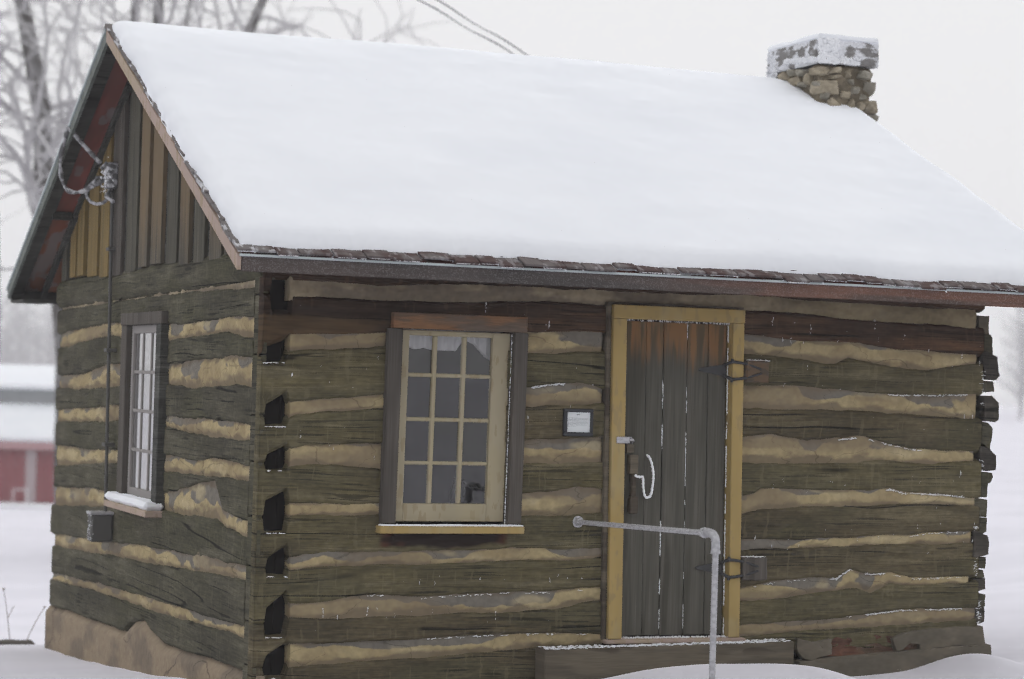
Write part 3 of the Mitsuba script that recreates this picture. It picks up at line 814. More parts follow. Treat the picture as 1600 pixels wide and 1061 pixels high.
def shingle(xc, w, y_low, length, lift, side=1):
    """Split shingle lying on the roof; y_low is the height of its butt end measured along y from the front eave (side=1) or rear (-1)."""
    m = bx((-w / 2, 0, 0), (w / 2, length, 0.013), 0.002)
    v = np.array(m.vertices)
    v[:, 2] += lift * (1 - v[:, 1] / length)
    c, s = math.cos(math.atan(ROOF_M)), math.sin(math.atan(ROOF_M))
    y, z = v[:, 1] * c - v[:, 2] * s, v[:, 1] * s + v[:, 2] * c
    yy = EAVE_Y + y_low + y if side > 0 else REAR_Y - y_low - y
    zz = EAVE_Z + ROOF_M * y_low + z
    m.vertices = np.stack([xc + v[:, 0], yy, zz], 1)
    if side < 0:
        m.invert()
    return m


rng = np.random.default_rng(11)
joints = []
for course in range(2):
    x = X0 - 0.03
    while x < X1 + 0.01:
        w = 0.085 + 0.12 * rng.random()
        yl = -0.035 + 0.115 * course + rng.normal(0, 0.012)
        lift = 0.012 + 0.016 * rng.random()
        add('shingle', shingle(x + w / 2, w - 0.007, yl, 0.30, lift), 'shingle_wood', ROOF)
        zb = EAVE_Z + ROOF_M * yl + lift
        if rng.random() < 0.7:
            t = rng.random(10)[:, None]
            joints.append(np.hstack([np.full((10, 1), x + w), EAVE_Y + yl + 0.05 * t, zb - 0.012 + 0.040 * t]))
        if rng.random() < 0.5:
            t = rng.random(26)[:, None]
            joints.append(np.hstack([x + w * (0.1 + 0.9 * t), np.full((26, 1), EAVE_Y + yl - 0.004), np.full((26, 1), zb - 0.002)]))
        x += w
for k in range(1, 27):
    yl = -0.03 + 0.125 * k + rng.normal(0, 0.008)
    add('shingle', shingle(X0 + 0.050 + rng.normal(0, 0.007), 0.14, yl, 0.22, 0.010 + 0.010 * rng.random()), 'shingle_wood', ROOF)
    if k % 2 == 0:
        add('shingle', shingle(X1 - 0.04, 0.13, yl, 0.22, 0.02), 'shingle_wood', ROOF)
ridge_cap = prism([(RIDGE_Y - 0.11, float(roof_z(RIDGE_Y - 0.11)) + 0.02), (RIDGE_Y, RIDGE_Z + 0.035), (RIDGE_Y + 0.11, float(roof_z(RIDGE_Y + 0.11)) + 0.02), (RIDGE_Y, RIDGE_Z + 0.0)], X0 - 0.03, X1 + 0.02, SIDEMAP)
add('ridge_cap', ridge_cap, 'shingle_wood', ROOF)

# snow lying on the roof: a thick sheet over both slopes with soft, uneven margins


def roof_snow():
    nx, ns = 420, 200
    xs = np.linspace(0, 1, nx)
    ss = np.linspace(-1, 1, ns)          # -1 front eave, +1 rear eave
    Xp, S = np.meshgrid(xs, ss, indexing='ij')
    def n1(a, seed, f=1.0):
        return meshkit.fbm(np.stack([a * f, a * 0 + seed, a * 0], -1), 4, seed) - 0.5
    xw = Xp * (X1 - X0) + X0
    span = RIDGE_Y - EAVE_Y
    m_front = 0.040 + 0.07 * n1(xw, 3, 1.6) + 0.03 * n1(xw, 8, 9.0)
    yf = EAVE_Y + m_front
    yr = REAR_Y - m_front
    Y = np.where(S < 0, RIDGE_Y + S * (RIDGE_Y - yf), RIDGE_Y + S * (yr - RIDGE_Y))
    xl = X0 - 0.004 + 0.025 * n1(Y, 5, 2.2) + 0.03 * n1(Y, 6, 9.0)
    xr = X1 + 0.005 - 0.04 * n1(Y, 7, 2.0)
    X = xl + Xp * (xr - xl)
    d = np.minimum(np.minimum(X - xl, xr - X), np.minimum(Y - yf, yr - Y))
    p = np.stack([X, Y, X * 0], -1)
    th = (0.075 + 0.035 * (meshkit.fbm(p * [0.5, 0.9, 1], 3, 2) - 0.5)) * np.sqrt(np.clip(1 - (1 - np.clip(d / 0.10, 0, 1)) ** 2, 0, 1))
    th = th + 0.010 * (meshkit.fbm(p * [1.2, 5.5, 1], 3, 9) - 0.5) * np.clip(d / 0.1, 0, 1) + 0.006 * (meshkit.fbm(p * 9, 3, 12) - 0.5) * np.clip(d / 0.05, 0, 1)
    a = np.abs(Y - RIDGE_Y)
    base = RIDGE_Z - ROOF_M * (np.sqrt(a * a + 0.10 ** 2) - 0.02) + 0.026
    Z = base + th
    # lower skirt so that the sheet is a closed body
    X, Y, Z2 = (np.pad(A, 1, mode='edge') for A in (X, Y, Z))
    E = np.zeros_like(Z2, bool)
    E[0], E[-1], E[:, 0], E[:, -1] = True, True, True, True
    Z2[E] -= 0.055
    V = np.stack([X, Y, Z2], -1).reshape(-1, 3)
    add('roof_snow', (V, grid_faces(*X.shape)), 'snow', smooth=True, kind='stuff', label='smooth blanket of snow covering the cabin roof')


roof_snow()

# ------------------------------------------------------------------ gable
GABLE = key_for('gable', CABIN)
gp = [(0.08, 2.10), (5.66, 2.10), (5.66, float(roof_z(5.66)) - 0.04), (RIDGE_Y, RIDGE_Z - 0.04), (0.08, float(roof_z(0.08)) - 0.04)]
scene[GABLE] = mikit.ply(prism(gp, 0.03, 0.10, SIDEMAP), 'void_dark')
edges = [5.62, 5.33, 5.02, 4.68, 4.25, 3.87, 3.44, 3.02, 2.67, 2.28, 1.90, 1.56, 1.20, 0.82, 0.46, 0.10]
mats_ = ['gable_olive', 'gable_ochre', 'gable_ochre', 'gable_ochre', 'gable_ochre', 'trim_grey', 'gable_olive', 'gable_tan', 'gable_tan', 'gable_olive', 'gable_tan', 'gable_olive', 'gable_tan', 'gable_tan', 'gable_tan']
for i in range(len(edges) - 1):
    y1, y0 = edges[i], edges[i + 1]
    w = y1 - y0
    a, b = y0 + 0.055, y1 - 0.055
    zb = 2.135 + 0.02 * math.sin(i)
    poly = [(a, zb), (b, zb)] + ([(b, float(roof_z(b)) - 0.05)] + ([(RIDGE_Y, RIDGE_Z - 0.05)] if a < RIDGE_Y < b else []) + [(a, float(roof_z(a)) - 0.05)])
    m = prism(poly, -0.018 + 0.006 * math.sin(i * 2.3), 0.029, SIDEMAP)
    add('board', m, mats_[i], GABLE)
    add('batten', prism([(y0 - 0.052, zb + 0.01), (y0 + 0.052, zb + 0.01), (y0 + 0.052, float(roof_z(y0 + (0.052 if y0 > RIDGE_Y else -0.052))) - 0.06), (y0 - 0.052, float(roof_z(y0 + (0.052 if y0 > RIDGE_Y else -0.052))) - 0.06)], 0.006, 0.0285, SIDEMAP), 'beam_dark', GABLE)
ub = np.linspace(0.03, 5.74, 300)
bm, _ = sheet(ub, np.interp(ub, [0, 1.1, 2.4, 5.7], [2.075, 2.06, 2.045, 2.02]) - 0.09, np.interp(ub, [0, 0.5, 2.2, 3.4, 5.7], [2.155, 2.17, 2.165, 2.14, 2.135]) + jag(ub, 91, 0.006),
              lambda U, V, t: -0.020 + 0.03 * np.clip(1 - np.minimum(t, 1 - t) * 0.13 / 0.03, 0, 1) + 0.012 * (meshkit.fbm(np.stack([U * 2, V * 9, U * 0], -1), 3, 5) - 0.5), SIDEMAP, 14, back=0.07)
add('plate_log', bm, 'log_grey', SWALL, smooth=True, label='dark plate log below the gable boards')

# ------------------------------------------------------------------ chimney
CH = key_for('chimney', CABIN)
scene[CH] = mikit.ply(rough(bx((4.705, 2.27, 2.4), (5.135, 2.97, 3.80), 0.02).subdivide_to_size(0.05), 0.02, 9, 3), 'chimney_mortar', smooth=40)
rng = np.random.default_rng(21)


def stone(cx, cy, cz, sx, sy, sz, seed):
    r = np.random.default_rng(seed)
    v = r.normal(0, 1, (20, 3))
    v /= np.linalg.norm(v, axis=1, keepdims=True)
    v = np.sign(v) * np.abs(v) ** 0.55
    v *= 0.5 / np.abs(v).max(0)
    v *= 0.85 + 0.15 * r.random((20, 1))
    m = hull(v).subdivide()
    w = np.array(m.vertices)
    w += 0.05 * (np.stack([meshkit.noise(w * 4 + 9.1 * k + seed, seed) for k in range(3)], -1) - 0.5)
    m.vertices = w * [sx, sy, sz] * np.array([1.08, 1.08, 1.08]) + [cx, cy, cz]
    return m


smat = ['stone_tan', 'stone_grey']
for i, (x, z, w, h) in enumerate(STONES_FRONT):
    dpt = 0.16 + 0.05 * rng.random()
    add('stone', stone(x, 2.265 + 0.25 * dpt, z, w, dpt, h, 100 + i), 'stone_pink' if i == 10 else smat[(i * 7 // 3) % 2], CH, smooth=35)
for i, (y, z, w, h) in enumerate(STONES_LEFT):
    dpt = 0.15
    add('stone', stone(4.705 + 0.2 * dpt, y, z, dpt, w, h, 200 + i), smat[(i + 1) % 2 if i > 1 else 0], CH, smooth=35)
for i in range(14):                                  # right side and back, seen only from elsewhere
    z = 3.0 + 0.78 * rng.random()
    if i % 2:
        add('stone', stone(5.13, 2.38 + 0.5 * rng.random(), z, 0.12, 0.16, 0.11, 300 + i), smat[i % 3 % 2], CH, smooth=35)
    else:
        add('stone', stone(4.78 + 0.28 * rng.random(), 2.96, z, 0.16, 0.12, 0.11, 300 + i), smat[i % 3 % 2], CH, smooth=35)
cx0, cx1, cy0, cy1, cz0, cz1 = 4.665, 5.165, 2.225, 3.00, 3.80, 3.975
cap = []
for a, b in (((cx0, cy0), (cx1, cy0 + 0.03)), ((cx0, cy1 - 0.03), (cx1, cy1)), ((cx0, cy0 + 0.03), (cx0 + 0.03, cy1 - 0.03)), ((cx1 - 0.03, cy0 + 0.03), (cx1, cy1 - 0.03))):
    cap.append(rough(bx((a[0], a[1], cz0), (b[0], b[1], cz1), 0.012).subdivide_to_size(0.025), 0.010, 20, 6))
cap.append(rough(bx((cx0, 2.86, 3.60), (cx0 + 0.02, cy1, 3.80), 0.004).subdivide_to_size(0.03), 0.006, 22, 6))
CAP = add('chimney_cap', cat_mesh(cap), 'rime', CH, smooth=40, label='rime-crusted grey box cap')
lid = bx((cx0 - 0.004, cy0 - 0.004, cz1 - 0.012), (cx1 - 0.004, cy1 + 0.004, cz1 + 0.028), 0.024).subdivide_to_size(0.04)
lv = np.array(lid.vertices)
lv[:, 2] += np.where(lv[:, 2] > cz1 + 0.015, 0.02 * meshkit.fbm(lv * 6, 3, 3), 0)
lid.vertices = lv
add('snow', lid, 'snow', CAP, smooth=50)
pr = np.random.default_rng(31)
pts, sz = [], []
for _ in range(900):                                 # thick rime on the edges and lower left of the cap
    k = pr.random()
    if k < 0.45:
        x, z = cx0 + 0.16 * pr.random() ** 1.5, cz0 + (cz1 - cz0) * pr.random()
        pts.append((x, cy0 - 0.004, z)); sz.append(0.010)
    elif k < 0.65:
        x, z = cx0 + 0.34 * pr.random(), cz0 + 0.045 * pr.random() ** 2 + 0.01
        pts.append((x, cy0 - 0.004, z)); sz.append(0.009)
    elif k < 0.9:
        y = cy0 + 0.5 * pr.random()
        pts.append((cx0 - 0.004, y, cz0 + 0.01 + 0.07 * (y - cy0) + 0.03 * pr.random())); sz.append(0.011)
    else:
        pts.append((cx0 - 0.004, 2.82 + 0.18 * pr.random(), 3.62 + 0.33 * pr.random())); sz.append(0.010)
add('frost', flecks(pts, np.array(sz), pr, (1, 0.7, 1)), 'frost', CAP, kind='stuff')

# ------------------------------------------------------------------ front window
WIN = key_for('window', CABIN)
lean = lambda m, k=0.010: (setattr(m, 'vertices', np.array(m.vertices) - np.outer(np.array(m.vertices)[:, 2] - 0.66, [k, 0, 0])) or m)


def wbox(x0, x1, z0, z1, d0, d1, c=0.004):
    return lean(bx((x0, d0, z0), (x1, d1, z1), c), -0.011)


scene[WIN] = mikit.ply(cat_mesh([wbox(0.776, 0.79, 0.662, 1.745, 0.0, 0.19), wbox(1.452, 1.466, 0.662, 1.745, 0.0, 0.19), wbox(0.776, 1.466, 1.745, 1.76, 0.0, 0.19)]), 'trim_grey')
fm_ = key_for('frame', WIN)
scene[fm_] = mikit.ply(wbox(0.700, 0.784, 0.660, 1.742, -0.042, 0.03), 'trim_grey')
add('frame', wbox(1.458, 1.537, 0.660, 1.742, -0.042, 0.03), 'trim_grey', WIN)
add('head', rough(wbox(0.722, 1.528, 1.744, 1.832, -0.048, 0.03).subdivide_to_size(0.05), 0.002, 12, 2), 'head_board', WIN, smooth=35, label='orange-brown weathered head board')
SILL = add('sill', wbox(0.684, 1.546, 0.606, 0.648, -0.075, 0.10, 0.005), 'yellow_paint', WIN)
SASH = key_for('sash', WIN)
SD0, SD1 = 0.022, 0.062
sx0, sx1, sz0, sz1 = 0.790, 1.452, 0.668, 1.738
gx = [(0.845, 0.990), (1.016, 1.166), (1.192, 1.346)]
gz = [(0.768, 0.985), (1.005, 1.228), (1.250, 1.476), (1.498, 1.708)]
scene[SASH] = mikit.ply(cat_mesh([wbox(sx0, gx[0][0], sz0, sz1, SD0, SD1), wbox(gx[2][1], sx1, sz0, sz1, SD0, SD1),
                                  wbox(gx[0][0], gx[2][1], sz0, gz[0][0], SD0 + 0.001, SD1), wbox(gx[0][0], gx[2][1], gz[3][1], sz1, SD0 + 0.001, SD1)]), 'cream_paint')
for i in range(2):
    add('muntin', wbox(gx[i][1], gx[i + 1][0], gz[0][0], gz[3][1], SD0 + 0.008, SD1 - 0.004, 0.005), 'cream_paint', SASH[:])
for i in range(3):
    add('muntin', wbox(gx[0][0], gx[2][1], gz[i][1], gz[i + 1][0], SD0 + 0.010, SD1 - 0.006, 0.005), 'cream_paint', SASH)
pr = np.random.default_rng(5)
for x0, x1 in gx:
    for z0, z1 in gz:
        d = SD1 - 0.020
        k = 0.004 * pr.normal(size=4)
        v = np.array([[x0 - 0.003, d + k[0], z0 - 0.003], [x1 + 0.003, d + k[1], z0 - 0.003], [x1 + 0.003, d + k[1] + k[2] - k[0], z1 + 0.003], [x0 - 0.003, d + k[2], z1 + 0.003]])
        v[:, 0] += 0.011 * (v[:, 2] - 0.66)
        add('pane', (v, np.array([[0, 1, 2, 3]])), 'glass', SASH)
sp = np.stack([np.linspace(0.69, 1.54, 260), -0.060 + 0.045 * pr.random(260), np.full(260, 0.652)], 1)
sl = rough(bx((0.690, -0.070, 0.644), (1.541, -0.012, 0.6555), 0.005).subdivide_to_size(0.03), 0.003, 22, 6)
add('snow', cat_mesh([sl, flecks(sp[::3], 0.005, pr, (1.6, 1, 0.7))]), 'snow', SILL, smooth=60, kind='stuff')
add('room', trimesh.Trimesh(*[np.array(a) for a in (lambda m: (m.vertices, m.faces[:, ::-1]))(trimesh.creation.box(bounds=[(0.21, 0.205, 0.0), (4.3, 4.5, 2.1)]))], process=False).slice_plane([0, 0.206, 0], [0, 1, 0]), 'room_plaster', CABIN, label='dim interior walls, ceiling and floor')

# curtain and dark ornament inside the window
def cloth(fn_lo, x0, x1, ztop, d, seed):
    u = np.linspace(x0, x1, 60)
    lo = fn_lo(u)
    m, _ = sheet(u, lo, np.full_like(u, ztop), lambda U, V, t: d + 0.012 * np.sin(U * 95 + 2 * np.sin(V * 5)) + 0.01 * (meshkit.fbm(np.stack([U * 9, V * 5, U * 0], -1), 3, seed) - 0.5), FRONTMAP, 24, back=d + 0.03)
    return m


CUR = thing('curtain', 'white muslin curtain hanging inside the front window, tied in a swag at the top', 'curtain')
add('side_panel', cloth(lambda u: np.full_like(u, 0.70), 0.800, 0.872, 1.76, 0.10, 3), 'curtain_cloth', CUR, smooth=True)
add('swag', cloth(lambda u: np.interp(u, [0.87, 0.93, 0.985, 1.03, 1.18, 1.22, 1.29, 1.36, 1.44], [1.655, 1.63, 1.642, 1.630, 1.628, 1.70, 1.67, 1.60, 1.56]), 0.868, 1.45, 1.765, 0.13, 5), 'curtain_cloth', CUR, smooth=True)
jug = hull([(1.20, 0.22, 0.70), (1.28, 0.26, 0.70), (1.20, 0.20, 0.84), (1.225, 0.22, 0.905), (1.26, 0.24, 0.895), (1.30, 0.24, 0.86)])
arm = tube([(1.27, 0.22, 0.88), (1.33, 0.22, 0.855), (1.39, 0.22, 0.845)], [0.014, 0.012, 0.009], 8)
add('ornament', cat_mesh([rough(jug.subdivide().subdivide(), 0.01, 20, 2), arm]), 'void_dark', smooth=40, label='dark silhouetted ornament behind the lower right window pane', cat='ornament')

# ------------------------------------------------------------------ door
DOOR = key_for('door', CABIN)
dl = lambda m: lean(m, 0.014)


def dbox(x0, x1, z0, z1, d0, d1, c=0.004):
    m = bx((x0, d0, z0), (x1, d1, z1), c)
    v = np.array(m.vertices)
    v[:, 0] -= 0.0125 * v[:, 2]
    m.vertices = v
    return m


scene[DOOR] = mikit.ply(dbox(2.195, 2.87, 0.01, 1.85, 0.046, 0.075), 'void_dark')
for i, (a, b) in enumerate(((2.203, 2.338), (2.341, 2.449), (2.4545, 2.604), (2.609, 2.742), (2.745, 2.862))):
    m = dbox(a, b, 0.012, 1.838, 0.018 + 0.003 * (i % 2), 0.045, 0.003)
    add('plank', m, 'door_wood', DOOR)
DF = key_for('frame', DOOR)
scene[DF] = mikit.ply(rough(dbox(2.098, 2.184, 0.0, 1.848, -0.045, 0.05).subdivide_to_size(0.08), 0.0015, 6, 1), 'yellow_paint', smooth=35)
add('frame', rough(dbox(2.874, 2.948, 0.0, 1.848, -0.045, 0.05).subdivide_to_size(0.08), 0.0015, 6, 2), 'yellow_paint', DOOR, smooth=35)
add('frame', rough(dbox(2.098, 2.951, 1.849, 1.928, -0.047, 0.05).subdivide_to_size(0.08), 0.0015, 6, 3), 'yellow_paint', DOOR, smooth=35)
add('casing', dbox(2.068, 2.096, -0.005, 1.930, -0.020, 0.05), 'step_wood', DOOR)
add('casing', dbox(2.068, 2.955, 1.930, 1.942, -0.021, 0.05), 'step_wood', DOOR)
add('threshold', bx((2.072, -0.075, -0.024), (2.975, 0.04, -0.002), 0.004), 'barge_tan', DOOR)


def strap_hinge(z, block_mat, zb, blk):
    H = key_for('hinge', DOOR)
    xj = 2.858 - 0.0125 * z
    leaf = prism([(xj, z + 0.036), (xj, z - 0.036), (xj - 0.165, z - 0.010), (xj - 0.180, z), (xj - 0.165, z + 0.010)], 0.010, 0.0175, FRONTMAP)
    pins = [tube([(xj + 0.008, -0.050, z + s * 0.055 - 0.014), (xj + 0.008, -0.050, z + s * 0.055 + 0.014)], 0.009, 8) for s in (1, -1)]
    arms = [tube([(xj - 0.02, 0.006, z + s * 0.030), (xj + 0.008, -0.053, z + s * 0.052), (xj + 0.05, -0.056, z + s * 0.048), (xj + 0.105, -0.060, z + s * 0.040), (xj + 0.19, -0.075, z + s * 0.012)], [0.009, 0.010, 0.009, 0.008, 0.006], 8) for s in (1, -1)]
    scene[H] = mikit.ply(cat_mesh([leaf] + pins + arms), 'black_iron', smooth=40)
    m = rough(bx((2.955 - 0.0125 * z, -0.068, zb[0]), (3.085 + blk - 0.0125 * z, 0.03, zb[1]), 0.006).subdivide_to_size(0.04), 0.003, 20, 4)
    add('block', m, block_mat, H, smooth=35)
    fl = np.array([(3.0, -0.062, zb[1] + 0.003)]) + pr.random((60, 3)) * [0.11 + blk, 0.06, 0.0] - [0.04, 0, 0]
    add('frost', flecks(fl, 0.006, pr, (1.5, 1, 0.5)), 'frost', H, kind='stuff')


strap_hinge(1.568, 'hinge_block', (1.502, 1.630), 0.02)
strap_hinge(0.405, 'trim_grey', (0.335, 0.470), 0.03)
LATCH = key_for('latch', DOOR)
scene[LATCH] = mikit.ply(cat_mesh([bx((2.112, -0.055, 1.128), (2.196, -0.046, 1.166), 0.003), tube([(2.190, -0.052, 1.147), (2.215, -0.050, 1.150), (2.228, -0.03, 1.143), (2.228, 0.012, 1.135)], 0.008, 8)]), 'galvanised', smooth=40)
tag(LATCH, 'small grey metal hasp at the door edge')
HAND = key_for('handle', DOOR)
hb = []
for (a, b, c, d, e) in ((2.214, 2.266, 0.950, 1.062, -0.030), (2.232, 2.262, 0.80, 0.952, -0.018), (2.222, 2.272, 0.722, 0.820, -0.030)):
    hb.append(rough(bx((a, e, c), (b, 0.019, d), 0.005).subdivide_to_size(0.03), 0.003, 30, 6))
scene[HAND] = mikit.ply(cat_mesh(hb), 'step_wood', smooth=35)
tag(HAND, 'wooden bar handle on two blocks')
PAD = thing('padlock', 'small rusty padlock hanging from the hasp on the plank door', 'padlock')
add('body', hull([(2.192 + a * 0.046, -0.022 + b * 0.022, 1.075 + c * 0.048) for a in (0, 0.08, 0.92, 1) for b in (0, 1) for c in (0, 0.1, 0.9, 1) if (a in (0, 1)) != (c in (0, 1)) or (0 < a < 1 and c in (0, 1))]), 'step_wood', PAD, smooth=30)
add('shackle', tube(spline([(2.200, -0.011, 1.12), (2.201, -0.012, 1.150), (2.214, -0.02, 1.163), (2.228, -0.012, 1.150), (2.229, -0.011, 1.12)], 16), 0.0045, 8), 'galvanised', PAD, smooth=40)
cord = spline([(2.245, -0.032, 0.947), (2.268, -0.040, 0.936), (2.289, -0.036, 0.936), (2.302, -0.022, 0.900), (2.312, -0.014, 0.850), (2.330, -0.010, 0.816), (2.350, -0.008, 0.818), (2.366, -0.008, 0.855), (2.374, -0.008, 0.920), (2.366, -0.006, 0.995), (2.350, 0.002, 1.045), (2.338, 0.016, 1.062)], 70)
add('cord', rough(tube(cord, 0.0075 + 0.002 * np.sin(np.arange(70) * 1.9), 8), 0.002, 60, 3), 'frost', smooth=50, label='frosted white cord looping from the wooden door handle', cat='cord')

# ------------------------------------------------------------------ notice, handrail, doorstep
NOT = thing('notice', 'small black-framed white notice on the wall between the window and the door', 'notice')
nx0, nx1, nz0, nz1 = 1.788, 1.970, 1.162, 1.320
fr = [bx((nx0, -0.035, nz0), (nx1, -0.008, nz0 + 0.024), 0.003), bx((nx0, -0.035, nz1 - 0.019), (nx1, -0.008, nz1), 0.003),
      bx((nx0, -0.0345, nz0 + 0.024), (nx0 + 0.021, -0.008, nz1 - 0.019), 0.003), bx((nx1 - 0.016, -0.0345, nz0 + 0.024), (nx1, -0.008, nz1 - 0.019), 0.003)]
add('frame', cat_mesh(fr), 'black_frame', NOT)
PAP = add('paper', bx((nx0 + 0.018, -0.022, nz0 + 0.022), (nx1 - 0.014, -0.018, nz1 - 0.017), 0.001), 'paper', NOT)
pr = np.random.default_rng(9)
lines = []
zt = nz1 - 0.052
for i in range(7):
    x = nx0 + 0.028
    xe = nx1 - 0.030 - (0.0 if i in (0, 1, 3) else 0.010 * pr.random())
    if i == 6:
        xe = nx0 + 0.075
    while x < xe:
        w = 0.004 + 0.008 * pr.random()
        lines.append(bx((x, -0.0232, zt - 0.0034), (min(x + w, xe), -0.0221, zt), 0.0002))
        x += w + 0.0022
    zt -= 0.0078
add('text_line', cat_mesh(lines), 'ink', PAP, kind='stuff')
add('heading', bx((1.868, -0.0232, nz1 - 0.036), (1.890, -0.0221, nz1 - 0.031), 0.0002), 'ink_dark', PAP)

RAIL = thing('handrail', 'frosted grey pipe handrail bent down beside the doorstep', 'handrail')
fx, fz = 1.905, 0.672
rail_y = -1.72
add('flange', rough(cat_mesh([tube([(fx, 0.012, fz), (fx, -0.006, fz)], 0.034, 24), tube([(fx, -0.010, fz), (fx, -0.035, fz + 0.002)], 0.021, 16)]), 0.0015, 40, 2), 'frosted_pipe', RAIL, smooth=40)
add('rail', rough(tube(np.linspace((fx, -0.03, fz), (fx, rail_y + 0.10, fz + 0.052), 60), 0.0145, 14), 0.0012, 60, 2), 'frosted_pipe', RAIL, smooth=50)
add('coupling', cat_mesh([tube([(fx, rail_y + 0.150, fz + 0.052), (fx, rail_y + 0.095, fz + 0.053)], 0.0235, 16), tube([(fx, rail_y + 0.135, fz + 0.052), (fx, rail_y + 0.112, fz + 0.053)], 0.028, 8)]), 'frosted_pipe', RAIL, smooth=30)
el = spline([(fx, rail_y + 0.10, fz + 0.053), (fx, rail_y + 0.05, fz + 0.054), (fx, rail_y + 0.012, fz + 0.036), (fx, rail_y, fz - 0.005), (fx, rail_y, fz - 0.045)], 24)
add('elbow', tube(el, np.where((np.arange(24) < 3) | (np.arange(24) > 20), 0.0255, 0.0225), 16), 'galvanised', RAIL, smooth=45)
add('post', tube(np.linspace((fx, rail_y, fz - 0.03), (fx, rail_y, -0.6), 30), 0.0160, 16), 'galvanised', RAIL, smooth=50)

STEP = thing('doorstep', 'heavy grey-brown timber doorstep half buried in snow below the door', 'doorstep')
sm = bx((1.650, -0.175, -0.5), (3.245, -0.03, -0.036), 0.008).subdivide_to_size(0.06)
v = np.array(sm.vertices)
v[:, 2] += np.where(v[:, 2] > -0.06, 0.022 * (v[:, 0] - 1.65) / 1.6, 0)
sm.vertices = v
add('timber', rough(sm, 0.003, 7, 3), 'step_wood', STEP, smooth=35)
pr = np.random.default_rng(14)
n = 700
sx = 1.66 + 1.57 * pr.random(n)
hole = (sx > 2.05) & (sx < 2.98)
sy = np.where(hole, -0.085 - 0.085 * pr.random(n), -0.04 - 0.13 * pr.random(n))
add('snow', flecks(np.stack([sx, sy, -0.036 + 0.022 * (sx - 1.65) / 1.6], 1), 0.0055, pr, (2.2, 1.6, 0.6)), 'snow', STEP, kind='stuff')

# ------------------------------------------------------------------ side window, conduit, box, service cable
SW = key_for('window', CABIN)


def sbox(y0, y1, z0, z1, d0, d1, c=0.004):
    return bx((d0, y0, z0), (d1, y1, z1), c)


add('jamb', sbox(2.285, 2.31, 0.61, 1.765, 0.0, 0.09), 'trim_grey', SW)
add('jamb', sbox(3.13, 3.155, 0.61, 1.765, 0.0, 0.09), 'trim_grey', SW)
SWF = key_for('frame', SW)
scene[SWF] = mikit.ply(sbox(2.155, 2.285, 0.60, 1.765, -0.045, 0.05), 'beam_dark')
add('frame', sbox(3.155, 3.31, 0.60, 1.765, -0.040, 0.05), 'trim_grey', SW)
add('head', sbox(2.155, 3.31, 1.766, 1.846, -0.046, 0.05), 'trim_grey', SW)
SS_ = add('sill', sbox(2.13, 3.36, 0.545, 0.585, -0.115, 0.06), 'barge_tan', SW)
SSH = key_for('sash', SW)
scene[SSH] = mikit.ply(cat_mesh([sbox(2.31, 2.36, 0.60, 1.765, -0.006, 0.015), sbox(3.08, 3.13, 0.60, 1.765, -0.006, 0.015), sbox(2.36, 3.08, 0.60, 0.69, -0.005, 0.015), sbox(2.36, 3.08, 1.71, 1.765, -0.005, 0.015)]), 'pale_paint')
for y in (2.60, 2.84):
    add('muntin', sbox(y - 0.012, y + 0.012, 0.69, 1.71, 0.001, 0.013, 0.002), 'pale_paint', SSH)
for z in (0.94, 1.20, 1.455):
    add('muntin', sbox(2.36, 3.08, z - 0.011, z + 0.011, 0.002, 0.012, 0.002), 'pale_paint', SSH)
ys = [2.36, 2.60, 2.84, 3.08]
zs = [0.69, 0.94, 1.20, 1.455, 1.71]
for i in range(3):
    for j in range(4):
        add('pane', (np.array([[0.008, ys[i], zs[j]], [0.008, ys[i + 1], zs[j]], [0.008, ys[i + 1], zs[j + 1]], [0.008, ys[i], zs[j + 1]]]), np.array([[0, 1, 2, 3]])), 'glass', SSH)
add('blind', bx((0.017, 2.30, 0.60), (0.022, 3.14, 1.77), 0.001), 'white_blind', SW)
cap = bx((-0.118, 2.14, 0.585), (0.015, 3.34, 0.640), 0.024).subdivide_to_size(0.05)
add('snow', rough(cap, 0.008, 8, 5), 'snow', SS_, smooth=60)

COND = thing('conduit', 'thin dark conduit pipe running down the side wall to the meter box', 'conduit')
add('pipe', tube(np.linspace((-0.045, 3.72, 2.74), (-0.045, 3.60, 0.47), 40), 0.0120, 10), 'grey_box', COND, smooth=50)
for z in (0.95, 1.6, 2.3):
    y = 3.60 + 0.12 * (z - 0.47) / 2.27
    add('strap', bx((-0.072, y - 0.045, z - 0.012), (0.0, y + 0.045, z + 0.012), 0.003), 'grey_box', COND)
BOXM = thing('meter_box', 'small frost-edged grey meter box on the side wall under the window', 'meter box')
add('housing', bx((-0.155, 3.53, 0.285), (-0.004, 3.66, 0.475), 0.012), 'grey_box', BOXM, smooth=30)
add('lid', bx((-0.165, 3.52, 0.470), (0.0, 3.67, 0.492), 0.006), 'galvanised', BOXM)
pr = np.random.default_rng(17)
add('frost', flecks(np.stack([-0.158 + 0.02 * pr.random(160), 3.53 + 0.12 * pr.random(160), 0.29 + 0.19 * pr.random(160)], 1), 0.004, pr), 'frost', BOXM, kind='stuff')

